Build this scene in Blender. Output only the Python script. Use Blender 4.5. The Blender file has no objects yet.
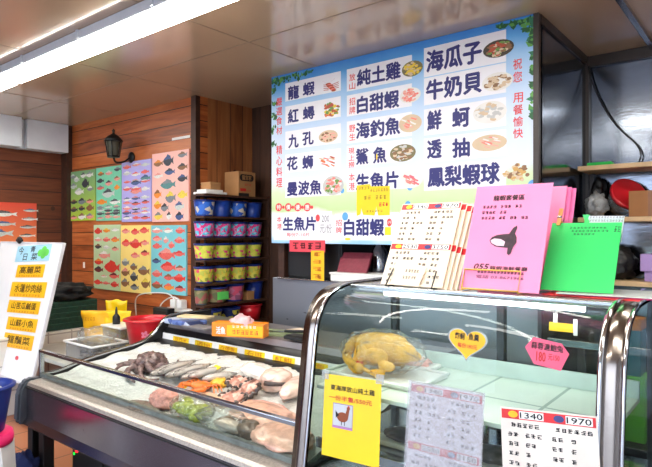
import bpy, bmesh, math, random
from mathutils import Vector, Matrix, noise
rnd = random.Random(7)
S = bpy.context.scene
C = S.collection
V = Vector
PI = math.pi
# ------------------------------------------------------------------ camera
H = 1.45
FP = 562.0
TH = math.radians(38.9)
CT, ST = math.cos(TH), math.sin(TH)
CEIL = H + 1.158
cam_d = bpy.data.cameras.new('camera'); cam = bpy.data.objects.new('camera', cam_d); C.objects.link(cam)
cam.location = (0, 0, H); cam.rotation_euler = (PI/2, 0, TH)
cam_d.sensor_width = 36; cam_d.lens = FP/652*36; cam_d.clip_start = .02
S.camera = cam

def ray(px, py):
    t = (px-326)/FP
    return V((-ST+CT*t, CT+ST*t, (233.5-py)/FP))
def PY(px, py, y):
    r = ray(px, py); return V((0, 0, H))+r*(y/r.y)
def PX(px, py, x):
    r = ray(px, py); return V((0, 0, H))+r*(x/r.x)
def PZ(px, py, z):
    r = ray(px, py); return V((0, 0, H))+r*((z-H)/r.z)
def PP(px, py, o, n):
    r = ray(px, py); c = V((0, 0, H)); return c+r*((o-c).dot(n)/r.dot(n))

# ------------------------------------------------------------------ materials
MC = {}
def nt(name):
    m = bpy.data.materials.new(name); m.use_nodes = True
    n = m.node_tree.nodes; l = m.node_tree.links
    return m, n, l, n['Principled BSDF']
def lin(c):
    return tuple(((x/255)/12.92 if x/255 <= .04045 else ((x/255+.055)/1.055)**2.4) for x in c)
def mat(name, rgb, rough=.5, metal=0, var=.12, scale=8, bump=0, bscale=60, coat=0, spec=.5, sss=0, trans=0):
    """plain principled surface with gentle procedural colour variation; rgb in sRGB 0..255"""
    if name in MC: return MC[name]
    m, n, l, b = nt(name)
    c = lin(rgb)
    tc = n.new('ShaderNodeTexCoord')
    ns = n.new('ShaderNodeTexNoise'); ns.inputs['Scale'].default_value = scale; ns.inputs['Detail'].default_value = 4
    l.new(tc.outputs['Object'], ns.inputs['Vector'])
    rp = n.new('ShaderNodeValToRGB')
    rp.color_ramp.elements[0].position = .3; rp.color_ramp.elements[1].position = .7
    rp.color_ramp.elements[0].color = tuple(max(0, x*(1-var)) for x in c)+(1,)
    rp.color_ramp.elements[1].color = tuple(min(1, x*(1+var)) for x in c)+(1,)
    l.new(ns.outputs['Fac'], rp.inputs['Fac']); l.new(rp.outputs['Color'], b.inputs['Base Color'])
    b.inputs['Roughness'].default_value = rough; b.inputs['Metallic'].default_value = metal
    b.inputs['Specular IOR Level'].default_value = spec
    if coat: b.inputs['Coat Weight'].default_value = coat; b.inputs['Coat Roughness'].default_value = .08
    if sss: b.inputs['Subsurface Weight'].default_value = sss; b.inputs['Subsurface Radius'].default_value = (.02, .01, .006)
    if trans: b.inputs['Transmission Weight'].default_value = trans
    if bump:
        n2 = n.new('ShaderNodeTexNoise'); n2.inputs['Scale'].default_value = bscale; n2.inputs['Detail'].default_value = 3
        l.new(tc.outputs['Object'], n2.inputs['Vector'])
        bp = n.new('ShaderNodeBump'); bp.inputs['Strength'].default_value = bump; bp.inputs['Distance'].default_value = .01
        l.new(n2.outputs['Fac'], bp.inputs['Height']); l.new(bp.outputs['Normal'], b.inputs['Normal'])
    MC[name] = m; return m
def emit(name, rgb, s):
    m, n, l, b = nt(name); n.remove(b)
    e = n.new('ShaderNodeEmission'); e.inputs['Color'].default_value = lin(rgb)+(1,); e.inputs['Strength'].default_value = s
    l.new(e.outputs[0], n['Material Output'].inputs[0]); MC[name] = m; return m
def glass(name, tint=(235, 245, 240), refl=1.0, rough=.02, ior=1.45, haze=0.0, hazecol=(230, 235, 235), wr=0):
    """thin pane: clear transmission plus fresnel reflection, optional milky film"""
    m, n, l, b = nt(name); n.remove(b)
    tr = n.new('ShaderNodeBsdfTransparent'); tr.inputs[0].default_value = lin(tint)+(1,)
    gl = n.new('ShaderNodeBsdfGlossy'); gl.inputs['Roughness'].default_value = rough
    fr = n.new('ShaderNodeFresnel')
    ge = n.new('ShaderNodeNewGeometry'); mi = n.new('ShaderNodeMix'); mi.data_type = 'FLOAT'; mi.inputs[2].default_value = ior; mi.inputs[3].default_value = 1/ior
    l.new(ge.outputs['Backfacing'], mi.inputs[0]); l.new(mi.outputs[0], fr.inputs['IOR'])
    mu = n.new('ShaderNodeMath'); mu.operation = 'MULTIPLY'; mu.inputs[1].default_value = refl; mu.use_clamp = True
    l.new(fr.outputs[0], mu.inputs[0])
    mx = n.new('ShaderNodeMixShader'); l.new(mu.outputs[0], mx.inputs[0]); l.new(tr.outputs[0], mx.inputs[1]); l.new(gl.outputs[0], mx.inputs[2])
    out = mx
    if haze:
        df = n.new('ShaderNodeBsdfDiffuse'); df.inputs[0].default_value = lin(hazecol)+(1,)
        m2 = n.new('ShaderNodeMixShader'); m2.inputs[0].default_value = haze
        l.new(mx.outputs[0], m2.inputs[1]); l.new(df.outputs[0], m2.inputs[2]); out = m2
    if wr:
        tc = n.new('ShaderNodeTexCoord'); n2 = n.new('ShaderNodeTexNoise'); n2.inputs['Scale'].default_value = 18; n2.inputs['Distortion'].default_value = 1.5
        l.new(tc.outputs['Object'], n2.inputs['Vector'])
        bp = n.new('ShaderNodeBump'); bp.inputs['Strength'].default_value = wr; bp.inputs['Distance'].default_value = .03
        l.new(n2.outputs['Fac'], bp.inputs['Height']); l.new(bp.outputs['Normal'], gl.inputs['Normal']); l.new(bp.outputs['Normal'], fr.inputs['Normal'])
    l.new(out.outputs[0], n['Material Output'].inputs[0]); MC[name] = m; return m
def planks(name, axis, width, cols, rough=.45, coat=.25, grain=(1, 1, 1), offs=0.0, seam=.055):
    m, n, l, b = nt(name)
    tc = n.new('ShaderNodeTexCoord'); sp = n.new('ShaderNodeSeparateXYZ'); l.new(tc.outputs['Object'], sp.inputs[0])
    def M(op, a, bb=None):
        q = n.new('ShaderNodeMath'); q.operation = op
        for i, x in enumerate((a, bb)):
            if x is None: continue
            if isinstance(x, (int, float)): q.inputs[i].default_value = x
            else: l.new(x, q.inputs[i])
        return q.outputs[0]
    k = M('DIVIDE', M('ADD', sp.outputs[axis], 10+offs), width)
    fl = M('FLOOR', k); fc = M('FRACT', k)
    wn = n.new('ShaderNodeTexWhiteNoise'); wn.noise_dimensions = '1D'; l.new(fl, wn.inputs['W'])
    mp = n.new('ShaderNodeMapping'); mp.inputs['Scale'].default_value = grain; l.new(tc.outputs['Object'], mp.inputs['Vector'])
    ad = n.new('ShaderNodeVectorMath'); ad.operation = 'ADD'; l.new(mp.outputs[0], ad.inputs[0])
    cb = n.new('ShaderNodeCombineXYZ'); s3 = M('MULTIPLY', wn.outputs['Value'], 37.0)
    for i in range(3): l.new(s3, cb.inputs[i])
    l.new(cb.outputs[0], ad.inputs[1])
    ns = n.new('ShaderNodeTexNoise'); ns.inputs['Scale'].default_value = 1.0; ns.inputs['Detail'].default_value = 5; ns.inputs['Distortion'].default_value = .8
    l.new(ad.outputs[0], ns.inputs['Vector'])
    f = M('ADD', M('MULTIPLY', ns.outputs['Fac'], .75), M('MULTIPLY', wn.outputs['Value'], .3))
    rp = n.new('ShaderNodeValToRGB'); e = rp.color_ramp.elements
    e[0].position = .25; e[0].color = lin(cols[0])+(1,); e[1].position = .8; e[1].color = lin(cols[2])+(1,)
    mid = e.new(.52); mid.color = lin(cols[1])+(1,)
    l.new(f, rp.inputs['Fac'])
    # knots
    vo = n.new('ShaderNodeTexVoronoi'); vo.inputs['Scale'].default_value = 3.2; l.new(tc.outputs['Object'], vo.inputs['Vector'])
    kn = M('LESS_THAN', vo.outputs['Distance'], .075)
    seamf = M('MAXIMUM', M('LESS_THAN', fc, seam), M('MULTIPLY', kn, .7))
    mx = n.new('ShaderNodeMix'); mx.data_type = 'RGBA'; l.new(seamf, mx.inputs[0]); l.new(rp.outputs[0], mx.inputs[6]); mx.inputs[7].default_value = lin((34, 18, 10))+(1,)
    l.new(mx.outputs[2], b.inputs['Base Color'])
    b.inputs['Roughness'].default_value = rough; b.inputs['Coat Weight'].default_value = coat; b.inputs['Coat Roughness'].default_value = .25
    bp = n.new('ShaderNodeBump'); bp.inputs['Strength'].default_value = .6; bp.inputs['Distance'].default_value = .006
    l.new(M('SUBTRACT', 1.0, seamf), bp.inputs['Height']); l.new(bp.outputs[0], b.inputs['Normal'])
    MC[name] = m; return m
def tiles(name, rgb, grout, sx, sy, plane='xy', rough=.3, offs=0):
    m, n, l, b = nt(name)
    tc = n.new('ShaderNodeTexCoord'); sp = n.new('ShaderNodeSeparateXYZ'); l.new(tc.outputs['Object'], sp.inputs[0])
    cb = n.new('ShaderNodeCombineXYZ')
    a = {'x': 0, 'y': 1, 'z': 2}
    l.new(sp.outputs[a[plane[0]]], cb.inputs[0]); l.new(sp.outputs[a[plane[1]]], cb.inputs[1])
    br = n.new('ShaderNodeTexBrick'); br.offset = offs; l.new(cb.outputs[0], br.inputs['Vector'])
    c = lin(rgb)
    br.inputs['Color1'].default_value = c+(1,); br.inputs['Color2'].default_value = tuple(x*.86 for x in c)+(1,)
    br.inputs['Mortar'].default_value = lin(grout)+(1,); br.inputs['Scale'].default_value = 1
    br.inputs['Brick Width'].default_value = sx; br.inputs['Row Height'].default_value = sy; br.inputs['Mortar Size'].default_value = .006
    l.new(br.outputs['Color'], b.inputs['Base Color']); b.inputs['Roughness'].default_value = rough
    MC[name] = m; return m
def cells(name, cols, scale, rough=.4, seed=0):
    """printed pattern of irregular colour patches"""
    m, n, l, b = nt(name)
    tc = n.new('ShaderNodeTexCoord'); vo = n.new('ShaderNodeTexVoronoi'); vo.inputs['Scale'].default_value = scale
    mp = n.new('ShaderNodeMapping'); mp.inputs['Location'].default_value = (seed*3.1, seed*1.7, seed)
    l.new(tc.outputs['Object'], mp.inputs[0]); l.new(mp.outputs[0], vo.inputs['Vector'])
    sp = n.new('ShaderNodeSeparateXYZ'); l.new(vo.outputs['Color'], sp.inputs[0])
    rp = n.new('ShaderNodeValToRGB'); rp.color_ramp.interpolation = 'CONSTANT'; e = rp.color_ramp.elements
    e[0].position = 0; e[0].color = lin(cols[0])+(1,); e[1].position = 1/len(cols); e[1].color = lin(cols[1])+(1,)
    for i, c in enumerate(cols[2:]):
        q = e.new((i+2)/len(cols)); q.color = lin(c)+(1,)
    l.new(sp.outputs[0], rp.inputs[0]); l.new(rp.outputs[0], b.inputs['Base Color']); b.inputs['Roughness'].default_value = rough
    MC[name] = m; return m
def steel(name, rgb=(170, 172, 175), rough=.28, streak=(1, 1, 40), bump=.05, metal=1.0):
    m, n, l, b = nt(name)
    tc = n.new('ShaderNodeTexCoord'); mp = n.new('ShaderNodeMapping'); mp.inputs['Scale'].default_value = streak
    l.new(tc.outputs['Object'], mp.inputs[0])
    ns = n.new('ShaderNodeTexNoise'); ns.inputs['Scale'].default_value = 6; ns.inputs['Detail'].default_value = 5; l.new(mp.outputs[0], ns.inputs['Vector'])
    c = lin(rgb)
    b.inputs['Base Color'].default_value = c+(1,); b.inputs['Metallic'].default_value = metal
    mr = n.new('ShaderNodeMapRange'); mr.inputs['To Min'].default_value = rough*.75; mr.inputs['To Max'].default_value = rough*1.3
    l.new(ns.outputs['Fac'], mr.inputs['Value']); l.new(mr.outputs[0], b.inputs['Roughness'])
    bp = n.new('ShaderNodeBump'); bp.inputs['Strength'].default_value = bump; bp.inputs['Distance'].default_value = .004
    l.new(ns.outputs['Fac'], bp.inputs['Height']); l.new(bp.outputs[0], b.inputs['Normal'])
    MC[name] = m; return m

# ------------------------------------------------------------------ mesh helpers
def B(): return bmesh.new()
def box(bm, a, b, bev=0.0, mi=0, M=None):
    """axis box between corners a and b, optional chamfer"""
    a, b = V(a), V(b)
    lo = V([min(a[i], b[i]) for i in range(3)]); hi = V([max(a[i], b[i]) for i in range(3)])
    t = bmesh.new(); bmesh.ops.create_cube(t, size=1)
    for v in t.verts: v.co = V([lo[i]+(v.co[i]+.5)*(hi[i]-lo[i]) for i in range(3)])
    if bev: bmesh.ops.bevel(t, geom=t.edges[:], offset=min(bev, .45*min(hi[i]-lo[i] for i in range(3))), segments=2, affect='EDGES', profile=.5)
    join(bm, t, M, mi)
def join(bm, t, M=None, mi=0):
    mp = {}
    for v in t.verts: mp[v] = bm.verts.new(M @ v.co if M else v.co)
    for f in t.faces:
        try: q = bm.faces.new([mp[v] for v in f.verts]); q.material_index = mi; q.smooth = f.smooth
        except ValueError: pass
    t.free()
def poly(bm, pts, mi=0):
    try:
        f = bm.faces.new([bm.verts.new(p) for p in pts]); f.material_index = mi; return f
    except ValueError: return None
def prism(bm, pts, d, mi=0):
    """closed outline pts swept by vector d"""
    d = V(d); a = [bm.verts.new(V(p)) for p in pts]; b = [bm.verts.new(V(p)+d) for p in pts]
    n = len(pts)
    fs = [bm.faces.new(a), bm.faces.new(b[::-1])]
    for i in range(n): fs.append(bm.faces.new((a[i], b[i], b[(i+1) % n], a[(i+1) % n])))
    for f in fs: f.material_index = mi
def strip(bm, prof, thick, x0, x1, mi=0, smooth=True):
    """curved sheet: 2-D (y,z) profile thickened and swept along x"""
    n = len(prof); nor = []
    for i in range(n):
        p, q = prof[max(0, i-1)], prof[min(n-1, i+1)]
        t = V((q[0]-p[0], q[1]-p[1])).normalized(); nor.append(V((-t.y, t.x)))
    rows = []
    for x in (x0, x1):
        for s in (0, 1):
            rows.append([bm.verts.new((x, p[0]+nor[i].x*thick*s, p[1]+nor[i].y*thick*s)) for i, p in enumerate(prof)])
    a, b, c, d = rows
    for r, s, sm in ((a, c, 1), (d, b, 1), (b, a, 0), (c, d, 0)):
        for i in range(n-1):
            f = bm.faces.new((r[i], s[i], s[i+1], r[i+1])); f.smooth = bool(sm) and smooth; f.material_index = mi
    bm.faces.new((a[0], b[0], d[0], c[0])); bm.faces.new((a[-1], c[-1], d[-1], b[-1]))
def lathe(bm, prof, o=(0, 0, 0), seg=24, mi=0, M=None, cap=True):
    o = V(o); t = bmesh.new(); rings = []
    for r, z in prof:
        rings.append([t.verts.new(o+V((r*math.cos(2*PI*k/seg), r*math.sin(2*PI*k/seg), z))) for k in range(seg)])
    for i in range(len(rings)-1):
        for k in range(seg):
            f = t.faces.new((rings[i][k], rings[i][(k+1) % seg], rings[i+1][(k+1) % seg], rings[i+1][k])); f.smooth = True
    if cap:
        t.faces.new(rings[0][::-1]); t.faces.new(rings[-1])
    join(bm, t, M, mi)
def tube(bm, pts, r, seg=8, mi=0, r1=None):
    pts = [V(p) for p in pts]; n = len(pts); rings = []
    up = V((0, 0, 1))
    for i, p in enumerate(pts):
        t = (pts[min(n-1, i+1)]-pts[max(0, i-1)]).normalized()
        a = t.cross(up)
        if a.length < 1e-3: a = t.cross(V((1, 0, 0)))
        a.normalize(); b = t.cross(a).normalized()
        rr = r if r1 is None else r+(r1-r)*i/(n-1)
        rings.append([bm.verts.new(p+a*rr*math.cos(2*PI*k/seg)+b*rr*math.sin(2*PI*k/seg)) for k in range(seg)])
    for i in range(n-1):
        for k in range(seg):
            f = bm.faces.new((rings[i][k], rings[i+1][k], rings[i+1][(k+1) % seg], rings[i][(k+1) % seg])); f.smooth = True; f.material_index = mi
    bm.faces.new(rings[0]).material_index = mi; bm.faces.new(rings[-1][::-1]).material_index = mi
def spline(pts, n=8):
    pts = [V(p) for p in pts]; out = []
    for i in range(len(pts)-1):
        p0, p1, p2, p3 = pts[max(0, i-1)], pts[i], pts[i+1], pts[min(len(pts)-1, i+2)]
        for k in range(n):
            t = k/n
            out.append(.5*((2*p1)+(p2-p0)*t+(2*p0-5*p1+4*p2-p3)*t*t+(3*p1-p0-3*p2+p3)*t**3))
    out.append(pts[-1]); return out
def lump(bm, c, r, amp=.12, fr=3, seed=0, sub=4, flat=None, mi=0, M=None):
    """irregular rounded mass"""
    t = bmesh.new(); bmesh.ops.create_icosphere(t, subdivisions=sub, radius=1)
    c = V(c); r = V(r) if not isinstance(r, (int, float)) else V((r, r, r))
    for v in t.verts:
        d = 1+amp*noise.fractal(v.co*fr+V((seed*3.7, seed*1.3, seed)), 1, 2, 3)
        p = V((v.co.x*r.x*d, v.co.y*r.y*d, v.co.z*r.z*d))
        if flat is not None and p.z < -flat*r.z: p.z = -flat*r.z
        v.co = c+p
    for f in t.faces: f.smooth = True
    join(bm, t, M, mi)
def meta(els, res=.012):
    """union of soft ellipsoids -> bmesh; els: (centre, radii)"""
    mb = bpy.data.metaballs.new('soft'); mb.resolution = res; mb.render_resolution = res; mb.threshold = .3
    o = bpy.data.objects.new('soft%d' % rnd.randint(0, 1 << 30), mb); C.objects.link(o)
    for e in els:
        c, r = e[0], e[1]
        q = mb.elements.new(type='ELLIPSOID'); q.co = c; q.radius = 1.0
        q.size_x, q.size_y, q.size_z = [x*1.45 for x in r]
        if len(e) > 2: q.rotation = e[2]
    bpy.context.view_layer.update()
    me = bpy.data.meshes.new_from_object(o.evaluated_get(bpy.context.evaluated_depsgraph_get()))
    bm = bmesh.new(); bm.from_mesh(me)
    for f in bm.faces: f.smooth = True
    bpy.data.objects.remove(o); bpy.data.metaballs.remove(mb); bpy.data.meshes.remove(me)
    return bm

def origin(o):
    m = V((0, 0, 0))
    while o: m = m+o.location; o = o.parent
    return m
def obj(name, bm, mats, parent=None, world=True, label=None, normals=True):
    me = bpy.data.meshes.new(name)
    if normals: bmesh.ops.recalc_face_normals(bm, faces=bm.faces[:])
    bm.to_mesh(me); bm.free()
    for m in (mats if isinstance(mats, (list, tuple)) else [mats]): me.materials.append(m)
    o = bpy.data.objects.new(name, me); C.objects.link(o)
    if parent:
        o.parent = parent
        if world:
            off = origin(parent)
            me.transform(Matrix.Translation(-off))
    if label: o['label'] = label
    return o
def thing(name, label, cat, loc=(0, 0, 0), rot=(0, 0, 0), group=None):
    o = bpy.data.objects.new(name, None); C.objects.link(o); o.empty_display_size = .05
    o.location = loc; o.rotation_euler = rot
    o['label'] = label; o['category'] = cat
    if group: o['group'] = group
    return o
def tag(o, label, cat, group=None, kind=None):
    o['label'] = label; o['category'] = cat
    if group: o['group'] = group
    if kind: o['kind'] = kind
    return o
def struct(name, bm, m, label=None):
    o = obj(name, bm, m); o['kind'] = 'structure'; o['category'] = name.split('_')[0]
    o['label'] = label or name.replace('_', ' ')
    return o

# ------------------------------------------------------------------ lettering on flat faces
class F:
    def __init__(s, o, r, u):
        s.o, s.r, s.u = V(o), V(r).normalized(), V(u).normalized(); s.n = s.r.cross(s.u).normalized()
    def p(s, a, b, n=0.0): return s.o+s.r*a+s.u*b+s.n*n
    def uv(s, w): d = V(w)-s.o; return d.dot(s.r), d.dot(s.u)
GL = {}
def glyphs(body, bold=.0):
    k = (body, bold)
    if k not in GL:
        c = bpy.data.curves.new('lettering', 'FONT'); c.body = body; c.offset = bold; c.resolution_u = 2; c.space_line = 1.0
        o = bpy.data.objects.new('lettering', c); C.objects.link(o)
        bpy.context.view_layer.update()
        me = bpy.data.meshes.new_from_object(o.evaluated_get(bpy.context.evaluated_depsgraph_get()))
        vs = [v.co.xy.copy() for v in me.vertices]; fs = [tuple(p.vertices) for p in me.polygons]
        bpy.data.objects.remove(o); bpy.data.curves.remove(c); bpy.data.meshes.remove(me)
        GL[k] = (vs, fs)
    return GL[k]
def text(bm, fr, body, u0, u1, v0, v1, n=.0012, bold=.02, mi=0, skew=0, rot=0):
    vs, fs = glyphs(body, 0.0)
    if not vs: return
    if bold > .009:
        hh = (v1-v0)*bold*.85
        for k, (dx, dy) in enumerate(((1, 0), (-1, 0), (0, 1), (0, -1))):
            text(bm, fr, body, u0+hh+dx*hh, u1-hh+dx*hh, v0+hh+dy*hh, v1-hh+dy*hh, n+k*.00003, 0, mi, skew, rot)
        return
    x0 = min(v.x for v in vs); x1 = max(v.x for v in vs); y0 = min(v.y for v in vs); y1 = max(v.y for v in vs)
    cu, cv = (u0+u1)/2, (v0+v1)/2; cr, sr = math.cos(rot), math.sin(rot)
    q = []
    for v in vs:
        a = u0+(v.x-x0)/(x1-x0)*(u1-u0); b = v0+(v.y-y0)/(y1-y0)*(v1-v0)
        a += skew*(b-v0)
        da, db = a-cu, b-cv
        q.append(bm.verts.new(fr.p(cu+da*cr-db*sr, cv+da*sr+db*cr, n)))
    for f in fs:
        try: g = bm.faces.new([q[i] for i in f]); g.material_index = mi
        except ValueError: pass
def vtext(bm, fr, chars, u0, u1, v0, v1, n=.0012, bold=.02, mi=0):
    k = len(chars); h = (v1-v0)/k
    for i, ch in enumerate(chars): text(bm, fr, ch, u0, u1, v1-(i+1)*h+h*.08, v1-i*h-h*.08, n, bold, mi)
def scrib(bm, fr, u0, v0, w, h, k, n=.0012, mi=0, th=.09, gap=()):
    """k blocks of tiny handwritten strokes, too small to read"""
    cw = w/k
    for i in range(k):
        if i in gap: continue
        a = u0+i*cw+cw*.1; ww = cw*.8
        for j in range(3):
            y = v0+h*(.12+.36*j)+rnd.uniform(-.05, .05)*h; l = rnd.uniform(.55, 1)*ww
            quad(bm, fr, a+rnd.uniform(0, ww-l), y, l, h*th*1.3, n, mi)
        for j in range(rnd.choice((1, 2))):
            x = a+rnd.uniform(.1, .8)*ww; quad(bm, fr, x, v0+h*rnd.uniform(0, .25), ww*th*1.5, h*rnd.uniform(.55, .9), n, mi)
def quad(bm, fr, u, v, w, h, n=.001, mi=0):
    return poly(bm, [fr.p(u, v, n), fr.p(u+w, v, n), fr.p(u+w, v+h, n), fr.p(u, v+h, n)], mi)
def disc(bm, fr, u, v, ru, rv, n=.001, mi=0, k=20, j=0):
    return poly(bm, [fr.p(u+ru*(1+j*rnd.uniform(-1, 1))*math.cos(2*PI*i/k), v+rv*(1+j*rnd.uniform(-1, 1))*math.sin(2*PI*i/k), n) for i in range(k)], mi)
def slab(bm, fr, w, h, t=.001, u=0, v=0, mi=0):
    """thin board lying on the frame, front face at n=0"""
    prism(bm, [fr.p(u, v), fr.p(u+w, v), fr.p(u+w, v+h), fr.p(u, v+h)], fr.n*-t, mi)

# ------------------------------------------------------------------ palette
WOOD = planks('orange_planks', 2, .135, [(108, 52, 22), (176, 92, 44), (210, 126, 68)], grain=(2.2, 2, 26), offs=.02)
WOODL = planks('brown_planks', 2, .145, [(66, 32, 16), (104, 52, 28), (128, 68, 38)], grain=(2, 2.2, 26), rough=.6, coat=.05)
WOODV = planks('vertical_planks', 1, .15, [(104, 56, 28), (162, 98, 54), (190, 124, 74)], grain=(20, 20, 2), seam=.04)
WOODD = planks('dark_planks', 0, .14, [(46, 28, 18), (72, 44, 28), (88, 56, 36)], grain=(20, 20, 2), rough=.6, coat=0)
DARKW = mat('dark_wood', (62, 36, 24), .5, var=.3, scale=20)
SHELFW = mat('shelf_wood', (74, 46, 30), .5, var=.25, scale=15)
LTWOOD = mat('light_wood', (206, 172, 128), .5, var=.15, scale=12)
CEILM = mat('ceiling_panel', (200, 174, 146), .2, var=.04, scale=1.5, coat=.6)
STEEL = steel('brushed_steel', (178, 180, 184), .2)
STEELP = steel('steel_panel', (120, 126, 136), .13, streak=(2, 2, 8), bump=.1)
STEELA = steel('steel_apron', (168, 164, 172), .24, streak=(3, 1, 3), bump=.0)
CHROME = steel('chrome', (205, 206, 210), .1, bump=.02)
CHROMED = steel('dull_chrome', (150, 140, 132), .2, streak=(3, 3, 3), bump=.12)
DARKM = mat('dark_trim', (54, 44, 38), .4, var=.15)
BLACK = mat('black_plastic', (22, 22, 24), .45, var=.2)
BLACKF = mat('black_interior', (16, 16, 18), .6, var=.2)
GREYP = mat('grey_plastic', (72, 80, 90), .45, var=.1)
WHITE = mat('white_paint', (222, 229, 238), .6, var=.04)
WPAPER = mat('white_paper', (242, 240, 236), .55, var=.03)
WPLAS = mat('white_plastic', (236, 236, 232), .35, var=.05)
CREAM = mat('cream_paper', (246, 226, 200), .5, var=.04)
YEL = mat('yellow_paper', (250, 214, 30), .45, var=.05)
YELO = mat('orange_yellow_paper', (252, 190, 24), .5, var=.06)
YELB = mat('bright_yellow_paper', (250, 212, 14), .35, var=.03)
PINK = mat('pink_paper', (248, 140, 184), .4, var=.03)
PINKD = mat('deep_pink_paper', (232, 110, 168), .4, var=.05)
HOTP = mat('hot_pink_card', (250, 96, 130), .45, var=.05)
GREEN = mat('green_paper', (44, 214, 110), .35, var=.04, scale=3)
GREEND = mat('dark_green_plastic', (20, 62, 48), .6, var=.3, scale=30)
RED = mat('red_plastic', (212, 30, 44), .3, var=.06, coat=.3)
REDI = mat('red_ink', (208, 40, 36), .5, var=.05)
REDP = mat('red_paper', (224, 44, 50), .5, var=.1)
INK = mat('black_ink', (24, 22, 26), .6, var=.1)
NAVY = mat('navy_ink', (40, 40, 112), .5, var=.04)
GREYI = mat('grey_ink', (120, 118, 122), .6)
PALEI = mat('pale_ink', (206, 206, 212), .6)
ORI = mat('orange_ink', (206, 120, 20), .6)
BLUE = mat('blue_plastic', (28, 62, 150), .35, var=.08)
BLUED = mat('deep_blue_plastic', (24, 48, 128), .35, var=.1)
SKYP = mat('sky_blue_paper', (168, 218, 236), .5, var=.06)
LEAFG = mat('leaf_green', (58, 140, 40), .5, var=.3, scale=30)
LEAFB = mat('leaf_light', (110, 214, 90), .5, var=.1)
CARD = mat('cardboard', (178, 130, 82), .7, var=.1)
CARDO = mat('orange_carton', (246, 140, 24), .4, var=.05)
CABLE = mat('white_cable', (220, 218, 214), .5)
IRON = mat('black_iron', (26, 28, 28), .4, var=.3, metal=.4)
GLASSP = glass('clear_glass', (246, 250, 248), .5)
GLASSC = glass('case_glass', (248, 252, 250), .55, .015)
GLASSE = glass('end_glass', (236, 244, 240), .6, .03)
PLASB = glass('plastic_bag', (248, 250, 249), 1.3, .12, haze=.08, wr=.8)
PLASBL = glass('clear_wrap', (250, 252, 250), 1.5, .07, haze=.03, wr=.9)
FROST = glass('frosted_tub', (214, 216, 216), 1.2, .2, haze=.16, hazecol=(210, 214, 218))
LAMPG = glass('lamp_glass', (120, 128, 112), .9, .3, haze=.25, hazecol=(140, 140, 120))
TUBE = emit('tube_white', (255, 250, 240), 20)
LED = emit('case_lamp', (245, 252, 255), 14)
REDLED = emit('red_indicator', (255, 20, 40), 5)

# ------------------------------------------------------------------ room shell
bm = B(); box(bm, (-6.3, 1.25, -.05), (2.2, 5, 0)); struct('floor', bm, tiles('floor_tiles', (196, 128, 92), (110, 76, 58), .33, .33, 'xy'), 'salmon brown tiled floor')
bm = B(); box(bm, (-6.3, -6, -.05), (2.2, 1.25, 0)); struct('floor_dining', bm, tiles('dining_tiles', (84, 70, 80), (60, 54, 60), .45, .45, 'xy', .35), 'grey tiled floor on the customers side')
bm = B(); box(bm, (-6.3, -2.6, CEIL), (2.2, 5, CEIL+.05)); struct('ceiling', bm, CEILM, 'glossy cream panelled ceiling')
bm = B()
for y in (-.9, .35, 2.35): box(bm, (-6.06, y, CEIL-.0025), (-.62, y+.006, CEIL))
for x in (-4.95, -3.72, -2.5): box(bm, (x, -2.5, CEIL-.0025), (x+.005, 2.99, CEIL))
struct('trim_1', bm, mat('seam_strip', (150, 128, 104), .5), 'thin seams between the ceiling panels')
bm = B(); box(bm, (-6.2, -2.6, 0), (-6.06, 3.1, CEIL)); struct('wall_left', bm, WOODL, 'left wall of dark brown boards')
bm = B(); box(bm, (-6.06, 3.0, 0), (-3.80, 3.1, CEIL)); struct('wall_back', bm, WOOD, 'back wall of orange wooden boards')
bm = B(); box(bm, (-3.9, 3.1, 0), (-3.80, 3.7, CEIL)); struct('wall_passage', bm, WOODV, 'passage side wall of upright brown boards')
bm = B(); box(bm, (-3.9, 3.62, 0), (-2.86, 3.72, CEIL)); struct('wall_far', bm, WOODD, 'dark end wall of the passage')
bm = B(); box(bm, (-3.862, 2.97, 0), (-3.797, 3.02, CEIL-.001), .004); struct('trim_2', bm, DARKW, 'dark corner post between the poster wall and the bucket shelf')
# pale soffit along the left wall
b0 = 2.31
bm = B(); box(bm, (-6.06, -2.5, b0), (-5.86, 2.45, CEIL-.001), .004); box(bm, (-6.06, 2.52, b0), (-5.9, 2.94, CEIL-.001), .004); box(bm, (-6.06, 2.45, b0), (-5.98, 2.52, CEIL-.001))
struct('trim_3', bm, WHITE, 'white boxed beam along the top of the left wall')
bm = B(); box(bm, (-6.06, 2.94, 0), (-5.94, 3.0, CEIL-.001)); struct('trim_4', bm, DARKW, 'dark corner board left of the posters')
# serving wall that carries the banner, opening below it, steel below that
BX0, BX1, BZ0, BZ1 = -2.929, -.9885, 1.38, CEIL-.002
bm = B()
box(bm, (BX0, 3.0, 1.40), (BX1, 3.07, CEIL)); struct('wall_centre', bm, WHITE, 'wall panel behind the menu banner')
bm = B(); box(bm, (BX0, 3.0, 0), (BX1+.0, 3.06, 1.125), .003); struct('wall_counter', bm, steel('counter_steel', (150, 156, 166), .3, streak=(2, 2, 8), bump=.1, metal=.7), 'stainless steel wall under the serving opening')
bm = B(); box(bm, (BX0, 3.06, 0), (BX0+.06, 3.72, CEIL)); struct('wall_end', bm, DARKW, 'dark end of the serving wall')
bm = B(); box(bm, (BX1-.02, 3.02, 1.40), (BX1, 3.97, CEIL-.03)); struct('wall_side', bm, STEELP, 'steel side panel beside the banner')
bm = B(); box(bm, (-2.87, 3.97, 0), (2.2, 4.05, CEIL)); struct('wall_kitchen', bm, STEELP, 'steel clad kitchen back wall')
bm = B(); box(bm, (BX1-.02, 2.985, 1.38), (BX1+.008, 3.02, CEIL-.001)); box(bm, (BX1-.02, 3.02, CEIL-.05), (BX1+.012, 3.97, CEIL-.001)); box(bm, (BX1-.02, 3.93, 1.3), (BX1+.02, 3.97, CEIL-.001))
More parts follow.
